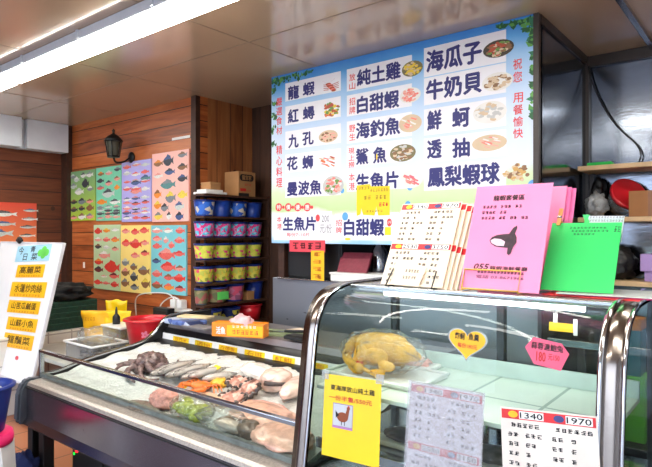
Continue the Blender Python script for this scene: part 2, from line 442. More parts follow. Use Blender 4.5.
box(bm, (BX1, 3.94, CEIL-.07), (1.9, 3.97, CEIL-.001)); struct('trim_5', bm, DARKM, 'dark brown edging of the steel panels')
bm = B(); box(bm, (-.62, 2.4, CEIL-.03), (-.59, 3.94, CEIL-.001), .004); struct('trim_6', bm, STEEL, 'grey strip across the kitchen ceiling')
bm = B(); box(bm, (1.9, -2.6, 0), (2.0, 4.05, CEIL)); struct('wall_right', bm, WHITE, 'right wall')
bm = B(); box(bm, (-6.2, -2.6, 2.42), (2.0, -2.5, CEIL)); box(bm, (1.2, -2.6, 0), (2.0, -2.5, 2.42)); box(bm, (-6.2, -2.6, 0), (-5.9, -2.5, 2.42)); struct('wall_front', bm, WHITE, 'shop front wall with its open doorway')
# half-height tiled ledge by the left wall
bm = B(); box(bm, (-6.06, 1.2, 0), (-4.76, 2.995, .62), .006)
o = struct('ledge', bm, tiles('white_tiles', (226, 224, 216), (170, 166, 160), .2, .2, 'yz'), 'low white tiled ledge along the left wall')

bm = B(); box(bm, (-40, -60, -.08), (40, -6, -.02)); struct('ground', bm, mat('pavement', (150, 148, 146), .8, var=.1, scale=.5), 'grey street outside the open shop front')
# ------------------------------------------------------------------ tube lights
def batten(x0, x1, y, label, z=CEIL, w=.2):
    t = thing('tube_light', label, 'ceiling light', ((x0+x1)/2, y, z-.06), group='tube lights on the ceiling')
    bm = B(); box(bm, (x0, y-w/2, z-.055), (x1, y+w/2, z-.0005), .006); obj('housing', bm, WHITE, t)
    bm = B(); box(bm, (x0+.01, y-w/2+.012, z-.068), (x1-.01, y+w/2-.012, z-.0545), .004); obj('diffuser', bm, TUBE, t)
    for k in range(3):
        x = x0+(x1-x0)*(.2+.3*k); bm = B(); box(bm, (x-.012, y-w/2-.012, z-.05), (x+.012, y-w/2+.004, z-.002), .003); obj('clip', bm, WHITE, t)
batten(-4.3, -1.9, 1.70, 'long tube light over the fish counter')
batten(-1.87, -.6, 1.70, 'tube light continuing the fish counter row to the kitchen side')
batten(-5.85, -4.34, 1.70, 'shorter tube light running on to the left wall')
batten(-3.6, -1.2, -.1, 'tube light above the dining side, nearer the open front')
batten(-.9, 1.2, .55, 'tube light over the right end of the glass case')
batten(-.45, .75, 2.7, 'tube light over the kitchen shelves')

# ------------------------------------------------------------------ menu banner
def bt(bm, fr, s, xl, xr, yt, yb, plane=3.0, **k):
    """fit lettering into the box whose left side spans (xl,yt)-(xl,yb)"""
    a = fr.uv(PY(xl, yt, plane)); b = fr.uv(PY(xl, yb, plane)); c = fr.uv(PY(xr, yt, plane))
    text(bm, fr, s, a[0], c[0], b[1], a[1], **k)
def bv(bm, fr, s, xl, xr, yt, yb, **k):
    a = fr.uv(PY(xl, yt, 3.0)); b = fr.uv(PY(xr, yb, 3.0))
    vtext(bm, fr, s, a[0], b[0], b[1], a[1], **k)
def sky_print():
    m, n, l, b = nt('banner_print')
    tc = n.new('ShaderNodeTexCoord'); sp = n.new('ShaderNodeSeparateXYZ'); l.new(tc.outputs['Object'], sp.inputs[0])
    ns = n.new('ShaderNodeTexNoise'); ns.inputs['Scale'].default_value = 3.0; ns.inputs['Detail'].default_value = 5; l.new(tc.outputs['Object'], ns.inputs['Vector'])
    mr = n.new('ShaderNodeMapRange'); mr.inputs['From Min'].default_value = 0; mr.inputs['From Max'].default_value = BZ1-BZ0; l.new(sp.outputs[2], mr.inputs[0])
    ad = n.new('ShaderNodeMath'); ad.operation = 'MULTIPLY_ADD'; ad.inputs[1].default_value = .14; l.new(ns.outputs['Fac'], ad.inputs[0])
    sb = n.new('ShaderNodeMath'); sb.operation = 'SUBTRACT'; sb.inputs[1].default_value = .07; l.new(mr.outputs[0], sb.inputs[0]); l.new(sb.outputs[0], ad.inputs[2])
    rp = n.new('ShaderNodeValToRGB'); e = rp.color_ramp.elements
    e[0].position = 0; e[0].color = lin((150, 200, 240))+(1,); e[1].position = 1; e[1].color = lin((60, 140, 222))+(1,)
    for p, c in ((.05, (236, 240, 250)), (.17, (240, 244, 246)), (.2, (196, 220, 158)), (.3, (214, 232, 190)), (.36, (222, 232, 246)), (.62, (206, 224, 246)), (.84, (160, 204, 242)), (.93, (92, 168, 230))):
        q = e.new(p); q.color = lin(c)+(1,)
    l.new(ad.outputs[0], rp.inputs[0]); l.new(rp.outputs[0], b.inputs['Base Color']); b.inputs['Roughness'].default_value = .4
    return m
ban = thing('menu_banner', 'large sky blue menu banner listing seafood dishes in navy characters', 'banner', (BX0, 2.99, BZ0))
FB = F((BX0, 2.988, BZ0), (1, 0, 0), (0, 0, 1)); BW = BX1-BX0-.01
bm = B(); slab(bm, FB, BW, BZ1-BZ0, .010); obj('board', bm, sky_print(), ban)
# white name boxes, each with its dish name and the small red word before it
WBOX = mat('banner_white', (240, 240, 246), .4, var=.02)
BRED = mat('banner_red', (226, 70, 74), .45, var=.04)
for (xl, xr, yt, yb), names_, reds in (
    ((286.5, 342, 84, 102), [('龍', 289, 300.5, 87, 100.8), ('蝦', 304, 316, 83.5, 97)], []),
    ((286.5, 342, 107, 126), [('紅', 289, 300, 110, 124), ('蟳', 304, 316, 107.5, 121)], []),
    ((286.5, 342, 132, 150), [('九', 289.5, 300, 135, 149), ('孔', 303.5, 315, 132.5, 146)], []),
    ((286.5, 342, 155, 173), [('花', 288, 299, 157, 171), ('蛳', 303.5, 314.5, 156, 170)], []),
    ((286.5, 342, 179, 198), [('曼波魚', 288, 323, 182, 196.5)], []),
    ((348, 413, 70, 92), [('純土雞', 358, 402, 70.5, 87.5)], [('放山', 350.5, 356.5, 74, 90)]),
    ((348, 413, 96, 117), [('白甜蝦', 358, 400.5, 97, 114.5)], [('招牌', 350.5, 356.5, 98, 114.5)]),
    ((348, 413, 122, 144), [('海釣魚', 357, 401.5, 123, 140)], [('野生', 350.5, 356.5, 125, 141)]),
    ((348, 413, 146.5, 167), [('鯊', 357, 370, 149, 165.5), ('魚', 374, 388, 147.5, 164)], [('現上撈', 349.8, 355.6, 148, 168)]),
    ((348, 413, 171, 192), [('生魚片', 357, 400, 174, 191)], [('本港', 350, 356, 173, 191)]),
    ((425, 507, 49, 78), [('海瓜子', 427, 483, 52, 74)], []),
    ((425, 507, 79, 106), [('牛奶貝', 427, 483, 81, 102)], []),
    ((425, 507, 110, 136), [('鮮', 428, 443, 111.5, 131.5), ('蚵', 453, 471, 109, 129)], []),
    ((425, 507, 139, 163), [('透', 428, 443, 140.5, 159.5), ('抽', 453, 471, 139, 158.5)], []),
    ((425, 507, 166, 191), [('鳳梨蝦球', 428.5, 501, 167.5, 188)], []),
    ((275, 333, 213, 240), [('生魚片', 284, 317.5, 217, 231)], [('本港', 278, 283, 216, 230)]),
    ((336, 400, 214, 240), [('白甜蝦', 345, 385.5, 219, 236)], [('招牌', 337, 343, 219, 234)])):
    a = FB.uv(PY(xl, yt, 3)); b = FB.uv(PY(xl, yb, 3)); c = FB.uv(PY(xr, yt, 3))
    bm = B(); quad(bm, FB, a[0], b[1], c[0]-a[0], a[1]-b[1], .0008); nb = obj('name_box', bm, WBOX, ban)
    bm = B()
    for q in names_: bt(bm, FB, *q, bold=.045, n=.0016)
    obj('lettering', bm, NAVY, nb)
    if reds:
        bm = B()
        for q in reds: bv(bm, FB, *q, bold=.015, n=.0016)
        obj('red_lettering', bm, BRED, nb)
for q in (('嚴選食材', 277.5, 283.5, 98, 135), ('精心料理', 277.5, 283.5, 145, 188), ('祝您', 514, 523, 59, 83), ('用餐愉快', 514, 524, 93, 139)):
    bm = B(); bv(bm, FB, *q, bold=.015, n=.0016); obj('red_lettering', bm, BRED, ban)
bm = B(); bt(bm, FB, '每份7~10片', 288, 311, 232.5, 236.5, bold=.01, n=.0016); obj('red_lettering', bm, BRED, ban)
bm = B()
for i, x in enumerate((280, 289.5, 299, 308.5)):
    a = FB.uv(PY(x, 207.3, 3)); disc(bm, FB, a[0], a[1], .033, .03, .0013)
    a2 = FB.uv(PY(x+4.6, 207.3, 3)); disc(bm, FB, a2[0], a2[1], .012, .012, .0013)
for x, y in ((319, 218), (390.5, 222.5)):
    a = FB.uv(PY(x, y, 3)); disc(bm, FB, a[0], a[1], .019, .025, .0015)
obj('red_disc', bm, BRED, ban)
bm = B()
for ch, x in zip('特價優惠', (280, 289.5, 299, 308.5)):
    a = FB.uv(PY(x, 207.3, 3)); text(bm, FB, ch, a[0]-.02, a[0]+.02, a[1]-.018, a[1]+.018, .002, .02)
text(bm, FB, '1斤', FB.uv(PY(388, 222, 3))[0], FB.uv(PY(393, 222, 3))[0], FB.uv(PY(390, 224, 3))[1], FB.uv(PY(390, 221, 3))[1], .002, .01)
obj('white_lettering', bm, WPAPER, ban)
bm = B(); bt(bm, FB, '200', 323, 330.5, 215.5, 222, bold=.0, n=.0016); bt(bm, FB, '元/份', 321, 333, 224, 233, bold=0, n=.0016); obj('price_lettering', bm, GREYI, ban)
bm = B()
for x, y, r in ((346.3, 216.5, .025), (343.5, 190.8, .016), (409, 205, .022), (411, 187, .02), (534, 186, .03)):
    a = FB.uv(PY(x, y, 3)); disc(bm, FB, a[0], a[1], r, r*1.1, .0013)
obj('blue_bubble', bm, mat('bubble_blue', (96, 168, 226), .4), ban)
bm = B(); a = FB.uv(PY(386, 235, 3)); quad(bm, FB, a[0], a[1], .045, .05, .0016); a = FB.uv(PY(378, 157, 3)); disc(bm, FB, a[0], a[1], .006, .02, .0018); a = FB.uv(PY(349, 239, 3)); disc(bm, FB, a[0], a[1], .025, .008, .0018)
obj('yellow_patch', bm, YEL, ban)
# ivy printed round the corners
bm = B()
def leaves(pts, cnt, sp):
    for _ in range(cnt):
        x, y = rnd.choice(pts); a = FB.uv(PY(x+rnd.gauss(0, sp), y+rnd.gauss(0, sp), 3))
        r = rnd.uniform(.008, .019); th = rnd.uniform(0, PI)
        u = min(max(a[0], .012), BW-.015); v = min(max(a[1], .01), BZ1-BZ0-.02)
        poly(bm, [FB.p(min(max(u+q*math.cos(th)*r-w*math.sin(th)*r, .001), BW-.001), min(v+q*math.sin(th)*r+w*math.cos(th)*r, BZ1-BZ0-.002), .0012+_*.000004) for q, w in ((-1.3, 0), (-.3, .8), (1.4, 0), (-.3, -.8))], rnd.choice((0, 0, 1, 2)))
leaves([(275, 82), (278, 81), (283, 79), (290, 77.5), (297, 76), (304, 74), (310, 72), (275, 92), (276, 104), (275, 118), (274, 130), (275, 144)], 90, 1.6)
leaves([(500, 26), (508, 25), (515, 24), (522, 22), (529, 21), (535, 22), (536, 32), (533, 42), (535, 55), (536, 70), (535, 85), (536, 96), (528, 30), (536, 112)], 130, 2.2)
obj('ivy_print', bm, [mat('ivy_dark', (30, 92, 48), .5), mat('ivy_mid', (92, 160, 74), .5), mat('ivy_teal', (46, 120, 88), .5)], ban)
# food pictures
PICS = {}
def food(x0, y0, x1, y1, plate, cols, kind):
    a = FB.uv(PY(x0, y1, 3)); b = FB.uv(PY(x1, y0, 3)); cu, cv = (a[0]+b[0])/2, (a[1]+b[1])/2; ru, rv = abs(b[0]-a[0])/2, abs(b[1]-a[1])/2
    bm = B(); ms = ([plate] if plate else [])+cols; k0 = 1 if plate else 0
    if plate: disc(bm, FB, cu, cv, ru, rv, .0018, 0)
    if kind == 'bits':
        for i in range(46):
            th = rnd.uniform(0, 2*PI); q = math.sqrt(rnd.random())*.78
            disc(bm, FB, cu+q*ru*math.cos(th), cv+q*rv*math.sin(th), ru*rnd.uniform(.1, .22), rv*rnd.uniform(.1, .2), .002+i*.00001, k0+rnd.randrange(len(cols)), 9, .15)
    elif kind == 'strips':
        for i in range(13):
            u = cu+ru*rnd.uniform(-.6, .45); v = cv+rv*rnd.uniform(-.6, .6); w = ru*rnd.uniform(.3, .55)
            poly(bm, [FB.p(u-w*.5, v+.004, .002+i*.00002), FB.p(u+w*.4, v-rv*.22, .002+i*.00002), FB.p(u+w*.6, v-rv*.08, .002+i*.00002), FB.p(u-w*.35, v+rv*.18, .002+i*.00002)], k0+i % len(cols))
    elif kind == 'lobster':
        for i in range(7): disc(bm, FB, cu-ru*.35+ru*.11*i, cv+rv*.45-rv*.17*i, ru*(.36-.02*abs(i-2)), rv*.16, .002+i*.00003, k0+i % len(cols), 12)
        for s in (-1, 1):
            for q in range(4): poly(bm, [FB.p(cu-ru*.1+s*ru*.2, cv+rv*(.3-.2*q), .0021), FB.p(cu+s*ru*.9, cv+rv*(.5-.25*q), .0021), FB.p(cu+s*ru*.9, cv+rv*(.42-.25*q), .0021), FB.p(cu-ru*.1+s*ru*.2, cv+rv*(.2-.2*q), .0021)], k0)
            poly(bm, [FB.p(cu-ru*.35, cv+rv*.5, .0021), FB.p(cu+s*ru*.75-ru*.3, cv+rv*1.05, .0021), FB.p(cu+s*ru*.7-ru*.3, cv+rv*1.0, .0021)], k0)
    obj('food_picture', bm, ms, ban)
c_ = lambda n, rgb: mat(n, rgb, .45, var=.06)
plw = c_('print_plate', (232, 230, 226)); ora = c_('print_orange', (226, 118, 70)); dor = c_('print_rust', (186, 80, 54)); pkb = c_('print_pink', (236, 172, 156)); pks = c_('print_salmon', (238, 130, 120))
bei = c_('print_beige', (214, 190, 158)); brn = c_('print_brown', (140, 100, 66)); yl = c_('print_yellow', (232, 200, 60)); grn = c_('print_green', (110, 150, 70)); olv = c_('print_olive', (120, 112, 72)); gry = c_('print_grey', (196, 196, 194)); dkk = c_('print_dark', (66, 56, 44))
food(324, 78, 341, 96, None, [dor, pks], 'lobster')
food(322, 99, 343, 121, None, [ora, dor, grn, yl], 'bits')
food(320, 129, 339, 144, bei, [brn, bei, pkb], 'bits')
food(317, 153, 342, 171, None, [ora, pks, dor, bei], 'strips')
food(324, 175, 345, 196, gry, [pks, grn, plw, pkb], 'bits')
food(403, 59, 424, 79, olv, [yl, yl, bei], 'bits')
food(401, 86, 422, 105, plw, [pks, pkb], 'bits')
food(400, 113, 423, 134, bei, [pks, pkb, plw], 'strips')
food(391, 143, 417, 163, olv, [bei, brn, gry], 'bits')
food(401, 169, 424, 189, plw, [pks, c_('print_rose', (232, 104, 116))], 'strips')
food(484, 37, 515, 61, dkk, [dor, grn, bei, brn], 'bits')
food(483, 70, 514, 94, plw, [bei, bei, brn], 'bits')
food(474, 99, 508, 126, plw, [gry, plw, bei], 'bits')
food(473, 133, 508, 153, bei, [pks, pkb, plw], 'strips')
food(502, 161, 533, 185, None, [bei, c_('print_gold', (206, 164, 92)), brn], 'bits')
# yellow handwritten note taped to the banner
a = PY(358, 216, 3); FN = F((a.x, 2.9855, a.z), (1, 0, .0), (0, 0, 1)); wn = PY(391, 200, 3).x-a.x; hn = PY(358, 185, 3).z-a.z
t = thing('taped_note', 'torn yellow handwritten note taped low on the menu banner', 'note', FN.o)
bm = B(); prism(bm, [FN.p(0, 0), FN.p(wn*.12, hn*.05), FN.p(wn*.14, hn*.26), FN.p(wn*.2, hn*.03), FN.p(wn*.55, .0), FN.p(wn*.6, hn*.3), FN.p(wn*.66, 0), FN.p(wn, 0), FN.p(wn, hn*.9), FN.p(wn*.45, hn*.92), FN.p(wn*.4, hn), FN.p(0, hn*.98)], (0, .0008, 0)); obj('paper', bm, YELB, t)
bm = B(); scrib(bm, FN, wn*.05, hn*.83, wn*.36, hn*.1, 4); scrib(bm, FN, wn*.42, hn*.74, wn*.55, hn*.1, 7); scrib(bm, FN, wn*.22, hn*.5, wn*.7, hn*.13, 6, gap=(2,)); scrib(bm, FN, wn*.3, hn*.1, wn*.5, hn*.07, 6); obj('handwriting', bm, mat('ochre_ink', (140, 110, 20), .6), t)
bm = B(); scrib(bm, FN, wn*.68, hn*.27, wn*.28, hn*.12, 3, th=.16); obj('red_handwriting', bm, REDI, t)

# ------------------------------------------------------------------ fish posters
def fishshape(bm, fr, u, v, L, asp, mi, back, eye, flip=1, n=.0012):
    h = L*asp/2
    up = [(-.5, 0), (-.4, .45), (-.22, .86), (0, 1), (.18, .78), (.32, .3)]; tail = [(.5, .75), (.45, 0), (.5, -.75)]
    pts = up+tail+[(x, -y) for x, y in up[:0:-1]]
    poly(bm, [fr.p(u+flip*x*L, v+y*h, n) for x, y in pts], mi)
    poly(bm, [fr.p(u+flip*x*L, v+y*h, n+.0003) for x, y in ((-.42, .42), (-.22, .84), (0, .97), (.18, .75), (.32, .28), (0, .38), (-.3, .2))], back)
    poly(bm, [fr.p(u+flip*x*L, v+y*h, n-.0002) for x, y in ((-.2, .8), (-.08, 1.35), (.2, .95), (.22, .7))], back)
    disc(bm, fr, u-flip*.37*L, v+h*.16, L*.025, L*.025, n+.0005, eye, 6)
PAL = dict(silver=(198, 206, 200), dark=(60, 64, 72), red=(222, 62, 52), orange=(236, 142, 50), pinkf=(232, 150, 140), coral=(228, 104, 96), yellow=(232, 206, 80), brown=(140, 98, 66), blue=(70, 92, 140), grey=(128, 134, 140), white=(226, 226, 220), maroon=(110, 42, 46), teal=(90, 140, 140))
PM = {k: mat('fish_ink_'+k, c, .45, var=.15, scale=60) for k, c in PAL.items()}
PK = list(PAL)
def poster(label, corners, plane, bg, fishes, group, axis='Y', bgmat=None, d=.014):
    if axis == 'Y':
        p0 = PY(corners[0], corners[3], plane); p1 = PY(corners[2], corners[1], plane); fr = F((p0.x, plane-d, p0.z), (1, 0, 0), (0, 0, 1)); w = p1.x-p0.x; h = PY(corners[0], corners[1], plane).z-p0.z
    else:
        p0 = PX(corners[0], corners[3], plane); p1 = PX(corners[2], corners[1], plane); fr = F((plane+d, p0.y, p0.z), (0, 1, 0), (0, 0, 1)); w = p1.y-p0.y; h = PX(corners[0], corners[1], plane).z-p0.z
    t = thing('fish_poster', label, 'poster', fr.o, group=group)
    bm = B(); slab(bm, fr, w, h, d+.0005); obj('board', bm, bgmat or mat('poster_'+label[:28], bg, .4, var=.05, scale=3), t)
    bm = B()
    for f in fishes:
        u, v, L, asp, c = f[:5]; b = f[5] if len(f) > 5 else c
        fishshape(bm, fr, u*w, (1-v)*h, L*w*1.12, asp*.62, PK.index(c), PK.index(b), PK.index('dark'), f[6] if len(f) > 6 else 1)
    obj('fish_print', bm, [PM[k] for k in PK], t)
    return fr, w, h
def grid(rows, cols, cs, L=.24, asp=.42, v0=.09, v1=.93, j=.015, backs=None):
    out = []
    for r in range(rows):
        for c in range(cols):
            k = rnd.choice(cs); out.append(((c+.5)/cols*.94+.03+rnd.uniform(-j, j), v0+(v1-v0)*r/(rows-1)+rnd.uniform(-j, j), L*rnd.uniform(.85, 1.1), asp*rnd.uniform(.8, 1.2), k, rnd.choice(backs or cs)))
    return out
PG = 'fish identification posters on the wooden wall'
def grad(name, a, b, z0, z1):
    m, n, l, bs = nt(name); tc = n.new('ShaderNodeTexCoord'); sp = n.new('ShaderNodeSeparateXYZ'); l.new(tc.outputs['Object'], sp.inputs[0])
    mr = n.new('ShaderNodeMapRange'); mr.inputs['From Min'].default_value = z0; mr.inputs['From Max'].default_value = z1; l.new(sp.outputs[2], mr.inputs[0])
    rp = n.new('ShaderNodeValToRGB'); rp.color_ramp.elements[0].color = lin(a)+(1,); rp.color_ramp.elements[1].color = lin(b)+(1,)
    l.new(mr.outputs[0], rp.inputs[0]); l.new(rp.outputs[0], bs.inputs['Base Color']); bs.inputs['Roughness'].default_value = .4
    return m
# each fish: across, down, length, height ratio, colour, back colour
top = [(.16, .1, .2, .6, 'grey', 'silver'), (.3, .17, .2, .7, 'silver', 'white'), (.56, .1, .2, .7, 'white', 'dark'), (.8, .1, .24, .6, 'white', 'grey'), (.18, .3, .24, .6, 'silver', 'grey'), (.4, .42, .32, .55, 'white', 'silver'), (.64, .27, .26, .9, 'dark', 'dark'), (.82, .38, .22, .6, 'grey', 'white')]
poster('olive green fish poster at the left end of the upper row', (70.5, 172.5, 96.5, 221), 3.0, (150, 190, 90), top+grid(3, 3, ['brown', 'dark', 'pinkf', 'white', 'grey'], .26, .5, .62, .92), PG, bgmat=grad('poster_olive', (176, 206, 60), (120, 168, 116), 0, .5))
top = [(.2, .12, .24, .5, 'brown', 'orange'), (.52, .12, .26, .5, 'pinkf', 'silver'), (.86, .07, .24, .5, 'dark', 'grey'), (.18, .25, .28, .45, 'dark', 'dark'), (.52, .31, .26, .6, 'pinkf', 'dark'), (.84, .24, .22, .6, 'pinkf', 'brown'), (.18, .38, .28, .45, 'coral', 'grey'), (.84, .4, .2, .7, 'orange', 'orange'), (.5, .5, .46, .55, 'silver', 'dark')]
poster('mint green fish poster second in the upper row', (97.5, 168.5, 122.5, 221), 3.0, (120, 206, 170), top+[(.24, .65, .38, .4, 'orange', 'orange'), (.76, .66, .38, .4, 'white', 'dark')]+grid(4, 3, ['silver', 'grey', 'pinkf', 'dark'], .27, .35, .74, .94), PG)
poster('lavender fish poster third in the upper row', (123, 163, 152.5, 222), 3.0, (176, 172, 230), grid(4, 3, ['pinkf', 'coral', 'white', 'silver'], .27, .36, .08, .46)+[(.5, .36, .32, .42, 'blue', 'dark'), (.82, .3, .3, .5, 'teal', 'blue'), (.5, .5, .36, .42, 'pinkf', 'coral')]+grid(5, 3, ['silver', 'coral', 'dark', 'white', 'blue', 'pinkf'], .28, .32, .62, .94), PG)
poster('pale pink fish poster at the right end of the upper row', (153.5, 154.5, 190, 222), 3.0, (250, 192, 180),
       [(.18, .15, .24, .6, 'brown', 'orange'), (.46, .13, .26, .95, 'dark', 'blue'), (.84, .07, .22, .55, 'grey', 'brown'), (.18, .33, .24, .5, 'white', 'pinkf'), (.5, .29, .26, .55, 'blue', 'dark'), (.84, .24, .24, .6, 'brown', 'dark'), (.84, .4, .24, .65, 'dark', 'blue'), (.45, .47, .38, .55, 'teal', 'grey'), (.16, .6, .2, .95, 'orange', 'brown'), (.16, .76, .2, .9, 'orange', 'yellow'), (.52, .66, .26, .95, 'grey', 'yellow'), (.84, .63, .24, .7, 'yellow', 'yellow'), (.36, .8, .2, .9, 'grey', 'dark'), (.76, .79, .24, .8, 'silver', 'blue'), (.18, .92, .22, .8, 'yellow', 'grey'), (.48, .92, .14, 1.2, 'white', 'dark'), (.76, .93, .2, .9, 'blue', 'dark')], PG)
poster('pale green poster of red fish left in the lower row', (95, 225, 121.5, 288), 3.0, (186, 214, 170),
       [(.18, .1, .28, .6, 'red', 'red'), (.5, .09, .24, .5, 'orange', 'yellow'), (.82, .08, .26, .35, 'white', 'silver'), (.18, .23, .26, .45, 'pinkf', 'white'), (.5, .23, .26, .5, 'coral', 'pinkf'), (.82, .23, .28, .5, 'orange', 'coral'), (.18, .34, .24, .55, 'dark', 'brown'), (.5, .35, .26, .4, 'silver', 'white'), (.82, .37, .24, .5, 'pinkf', 'brown'), (.42, .47, .4, .5, 'pinkf', 'white'), (.2, .58, .32, .5, 'red', 'orange'), (.7, .65, .52, .6, 'red', 'red'), (.2, .7, .32, .5, 'maroon', 'dark'), (.4, .8, .24, .3, 'white', 'pinkf'), (.78, .78, .34, .45, 'coral', 'maroon'), (.17, .9, .3, .45, 'red', 'red'), (.48, .9, .28, .3, 'coral', 'pinkf'), (.8, .91, .28, .55, 'red', 'coral')], PG)
poster('yellow fish poster in the middle of the lower row', (122, 225.5, 152, 291), 3.0, (246, 222, 130),
       [(.18, .09, .26, .5, 'pinkf', 'coral'), (.5, .1, .26, .6, 'coral', 'red'), (.8, .08, .28, .55, 'coral', 'red'), (.2, .27, .3, .6, 'coral', 'red'), (.52, .28, .36, .65, 'red', 'coral'), (.82, .26, .24, .55, 'pinkf', 'coral'), (.5, .45, .28, .5, 'pinkf', 'coral'), (.82, .41, .26, .55, 'coral', 'maroon'), (.17, .56, .24, .8, 'grey', 'silver'), (.45, .62, .22, .8, 'brown', 'grey'), (.78, .67, .34, .65, 'brown', 'grey'), (.17, .71, .26, .8, 'brown', 'pinkf'), (.46, .77, .24, .95, 'dark', 'grey'), (.84, .85, .26, .95, 'brown', 'yellow'), (.16, .87, .26, .8, 'brown', 'grey'), (.48, .92, .26, .6, 'grey', 'dark')], PG)
poster('turquoise fish poster at the right end of the lower row', (152.5, 225.5, 187.5, 292), 3.0, (120, 200, 208),
       [(.18, .08, .3, .42, 'pinkf', 'white'), (.5, .08, .24, .5, 'white', 'pinkf'), (.84, .08, .24, .6, 'coral', 'pinkf'), (.18, .2, .26, .5, 'pinkf', 'coral'), (.44, .22, .14, 1.1, 'pinkf', 'white'), (.6, .29, .16, 1.0, 'coral', 'pinkf'), (.82, .22, .26, .55, 'coral', 'pinkf'), (.18, .31, .26, .5, 'coral', 'coral'), (.46, .43, .44, .6, 'coral', 'pinkf'), (.82, .41, .28, .45, 'coral', 'red'), (.16, .53, .24, .5, 'blue', 'dark'), (.5, .61, .4, .55, 'coral', 'red'), (.84, .62, .26, .5, 'pinkf', 'brown'), (.18, .72, .28, .6, 'coral', 'pinkf'), (.52, .76, .26, .55, 'coral', 'brown'), (.82, .76, .3, .6, 'red', 'coral'), (.18, .89, .3, .55, 'brown', 'coral'), (.52, .9, .28, .55, 'orange', 'coral'), (.84, .91, .28, .5, 'coral', 'maroon')], PG)
poster('orange red poster of tuna and mackerel on the left wall', (-26, 201, 36, 262), -6.06, (226, 96, 62),
       [(.9-.0, .13, .24, .3, 'silver', 'blue'), (.45, .2, .4, .34, 'white', 'dark'), (.88, .28, .26, .3, 'white', 'grey'), (.45, .37, .36, .3, 'silver', 'blue'), (.85, .42, .26, .3, 'silver', 'dark'), (.3, .53, .56, .36, 'silver', 'blue'), (.84, .57, .26, .3, 'white', 'dark'), (.2, .78, .5, .3, 'dark', 'dark'), (.7, .78, .46, .34, 'dark', 'grey')], None, axis='X', bgmat=grad('poster_sunset', (240, 150, 90), (222, 74, 56), 0, .6))

# white tape scraps left on the boards
for i, (x0, y0, x1, y1, lab) in enumerate(((172, 140.6, 190, 137.5, 'long torn strip of white tape above the pink poster'), (83, 262, 85, 268, 'small upright scrap of white tape left of the lower posters'))):
    a = PY(x0, y0, 3); b = PY(x1, y1, 3); bm = B(); fr = F((a.x, 2.9988, min(a.z, b.z)), (1, 0, 0), (0, 0, 1))
    slab(bm, fr, abs(b.x-a.x), max(.02, abs(b.z-a.z)) if i else .022, .0015); tag(obj('tape_strip', bm, WPAPER), lab, 'tape')

# ------------------------------------------------------------------ wall lantern
lp = PY(113.5, 147, 2.83)
t = thing('wall_lantern', 'black iron lantern with cloudy glass on the poster wall', 'lantern', (lp.x, 3.0, lp.z))
cx, cy, cz = lp.x, 2.83, lp.z
bm = B(); lathe(bm, [(.05, 0), (.053, .012), (.04, .022), (.012, .03)], (0, 0, 0), 16, 0, Matrix.Translation((cx+.04, 2.998, cz-.085)) @ Matrix.Rotation(PI/2, 4, 'X')); 
tube(bm, spline([(cx+.04, 2.975, cz-.085), (cx+.03, 2.92, cz-.13), (cx+.01, 2.85, cz-.14), (cx, cy, cz-.1)], 6), .009); obj('bracket', bm, IRON, t)
R0 = .068
bm = B()
for k in range(6):
    a = PI/3*k+.3; d = V((math.cos(a), math.sin(a), 0)); tube(bm, [V((cx, cy, cz-.085))+d*R0*.8, V((cx, cy, cz+.05))+d*R0*1.12], .005, 6)
for r, z in ((R0*.8, -.085), (R0*1.12, .05)):
    tube(bm, [V((cx+r*math.cos(PI/3*k+.3), cy+r*math.sin(PI/3*k+.3), cz+z)) for k in range(7)], .005, 6)
lathe(bm, [(R0*.82, -.098), (R0*.84, -.085), (.001, -.083)], (cx, cy, cz), 12); obj('cage', bm, IRON, t)
bm = B(); lathe(bm, [(R0*.74, -.083), (R0*1.04, .048)], (cx, cy, cz), 6, cap=False); obj('glass_shade', bm, LAMPG, t)
bm = B(); lathe(bm, [(R0*1.25, .05), (R0*1.1, .075), (R0*.75, .1), (R0*.35, .118), (.012, .125), (.01, .14), (.016, .15), (.004, .17)], (cx, cy, cz), 16); obj('cap', bm, IRON, t)

# ------------------------------------------------------------------ bucket shelf
SX0, SX1, SY0, SY1 = -3.785, -3.57, 2.878, 3.60
SZ = [1.77, 1.59, 1.415, 1.235, 1.045, .87, .69]
t = thing('bucket_shelf', 'dark wooden shelf rack holding rows of small printed pails', 'shelf', ((SX0+SX1)/2, (SY0+SY1)/2, 0))
for z in SZ:
    bm = B(); prism(bm, [(SX0, 3.0, z-.016), (SX1-.09, SY0-.015, z-.016), (SX1, SY0, z-.016), (SX1, SY1, z-.016), (SX0, SY1, z-.016)], (0, 0, .016)); obj('board', bm, SHELFW, t)
for y in (3.045, SY1):
    for x in ((SX0,) if y != SY1 else (SX0, SX1-.02)):
        bm = B(); box(bm, (x, y, 0), (x+.02, y+.018, 1.785), .002); obj('upright', bm, DARKW, t)
P_BLUE = cells('pail_print_blue', [(40, 90, 190), (50, 110, 210), (220, 210, 190), (30, 70, 160)], 26, seed=1)
P_PNK = cells('pail_print_pink', [(236, 60, 150), (80, 190, 220), (240, 120, 180), (120, 210, 230), (220, 40, 120)], 48, seed=2)
P_YEL = cells('pail_print_yellow', [(206, 214, 70), (226, 220, 90), (180, 200, 60), (230, 80, 130), (214, 220, 80)], 40, seed=3)
P_YEL2 = cells('pail_print_lime', [(196, 200, 80), (226, 200, 70), (232, 80, 120), (150, 160, 60), (222, 214, 90)], 40, seed=4)
P_MIX = cells('pail_print_mauve', [(206, 120, 150), (210, 190, 80), (150, 90, 120), (220, 90, 120)], 22, seed=5)
P_NAV = cells('pail_print_navy', [(26, 36, 84), (30, 44, 96), (190, 180, 70)], 30, seed=6)
P_OLD = cells('pail_print_faded', [(150, 140, 96), (170, 96, 90), (120, 124, 84)], 22, seed=7)
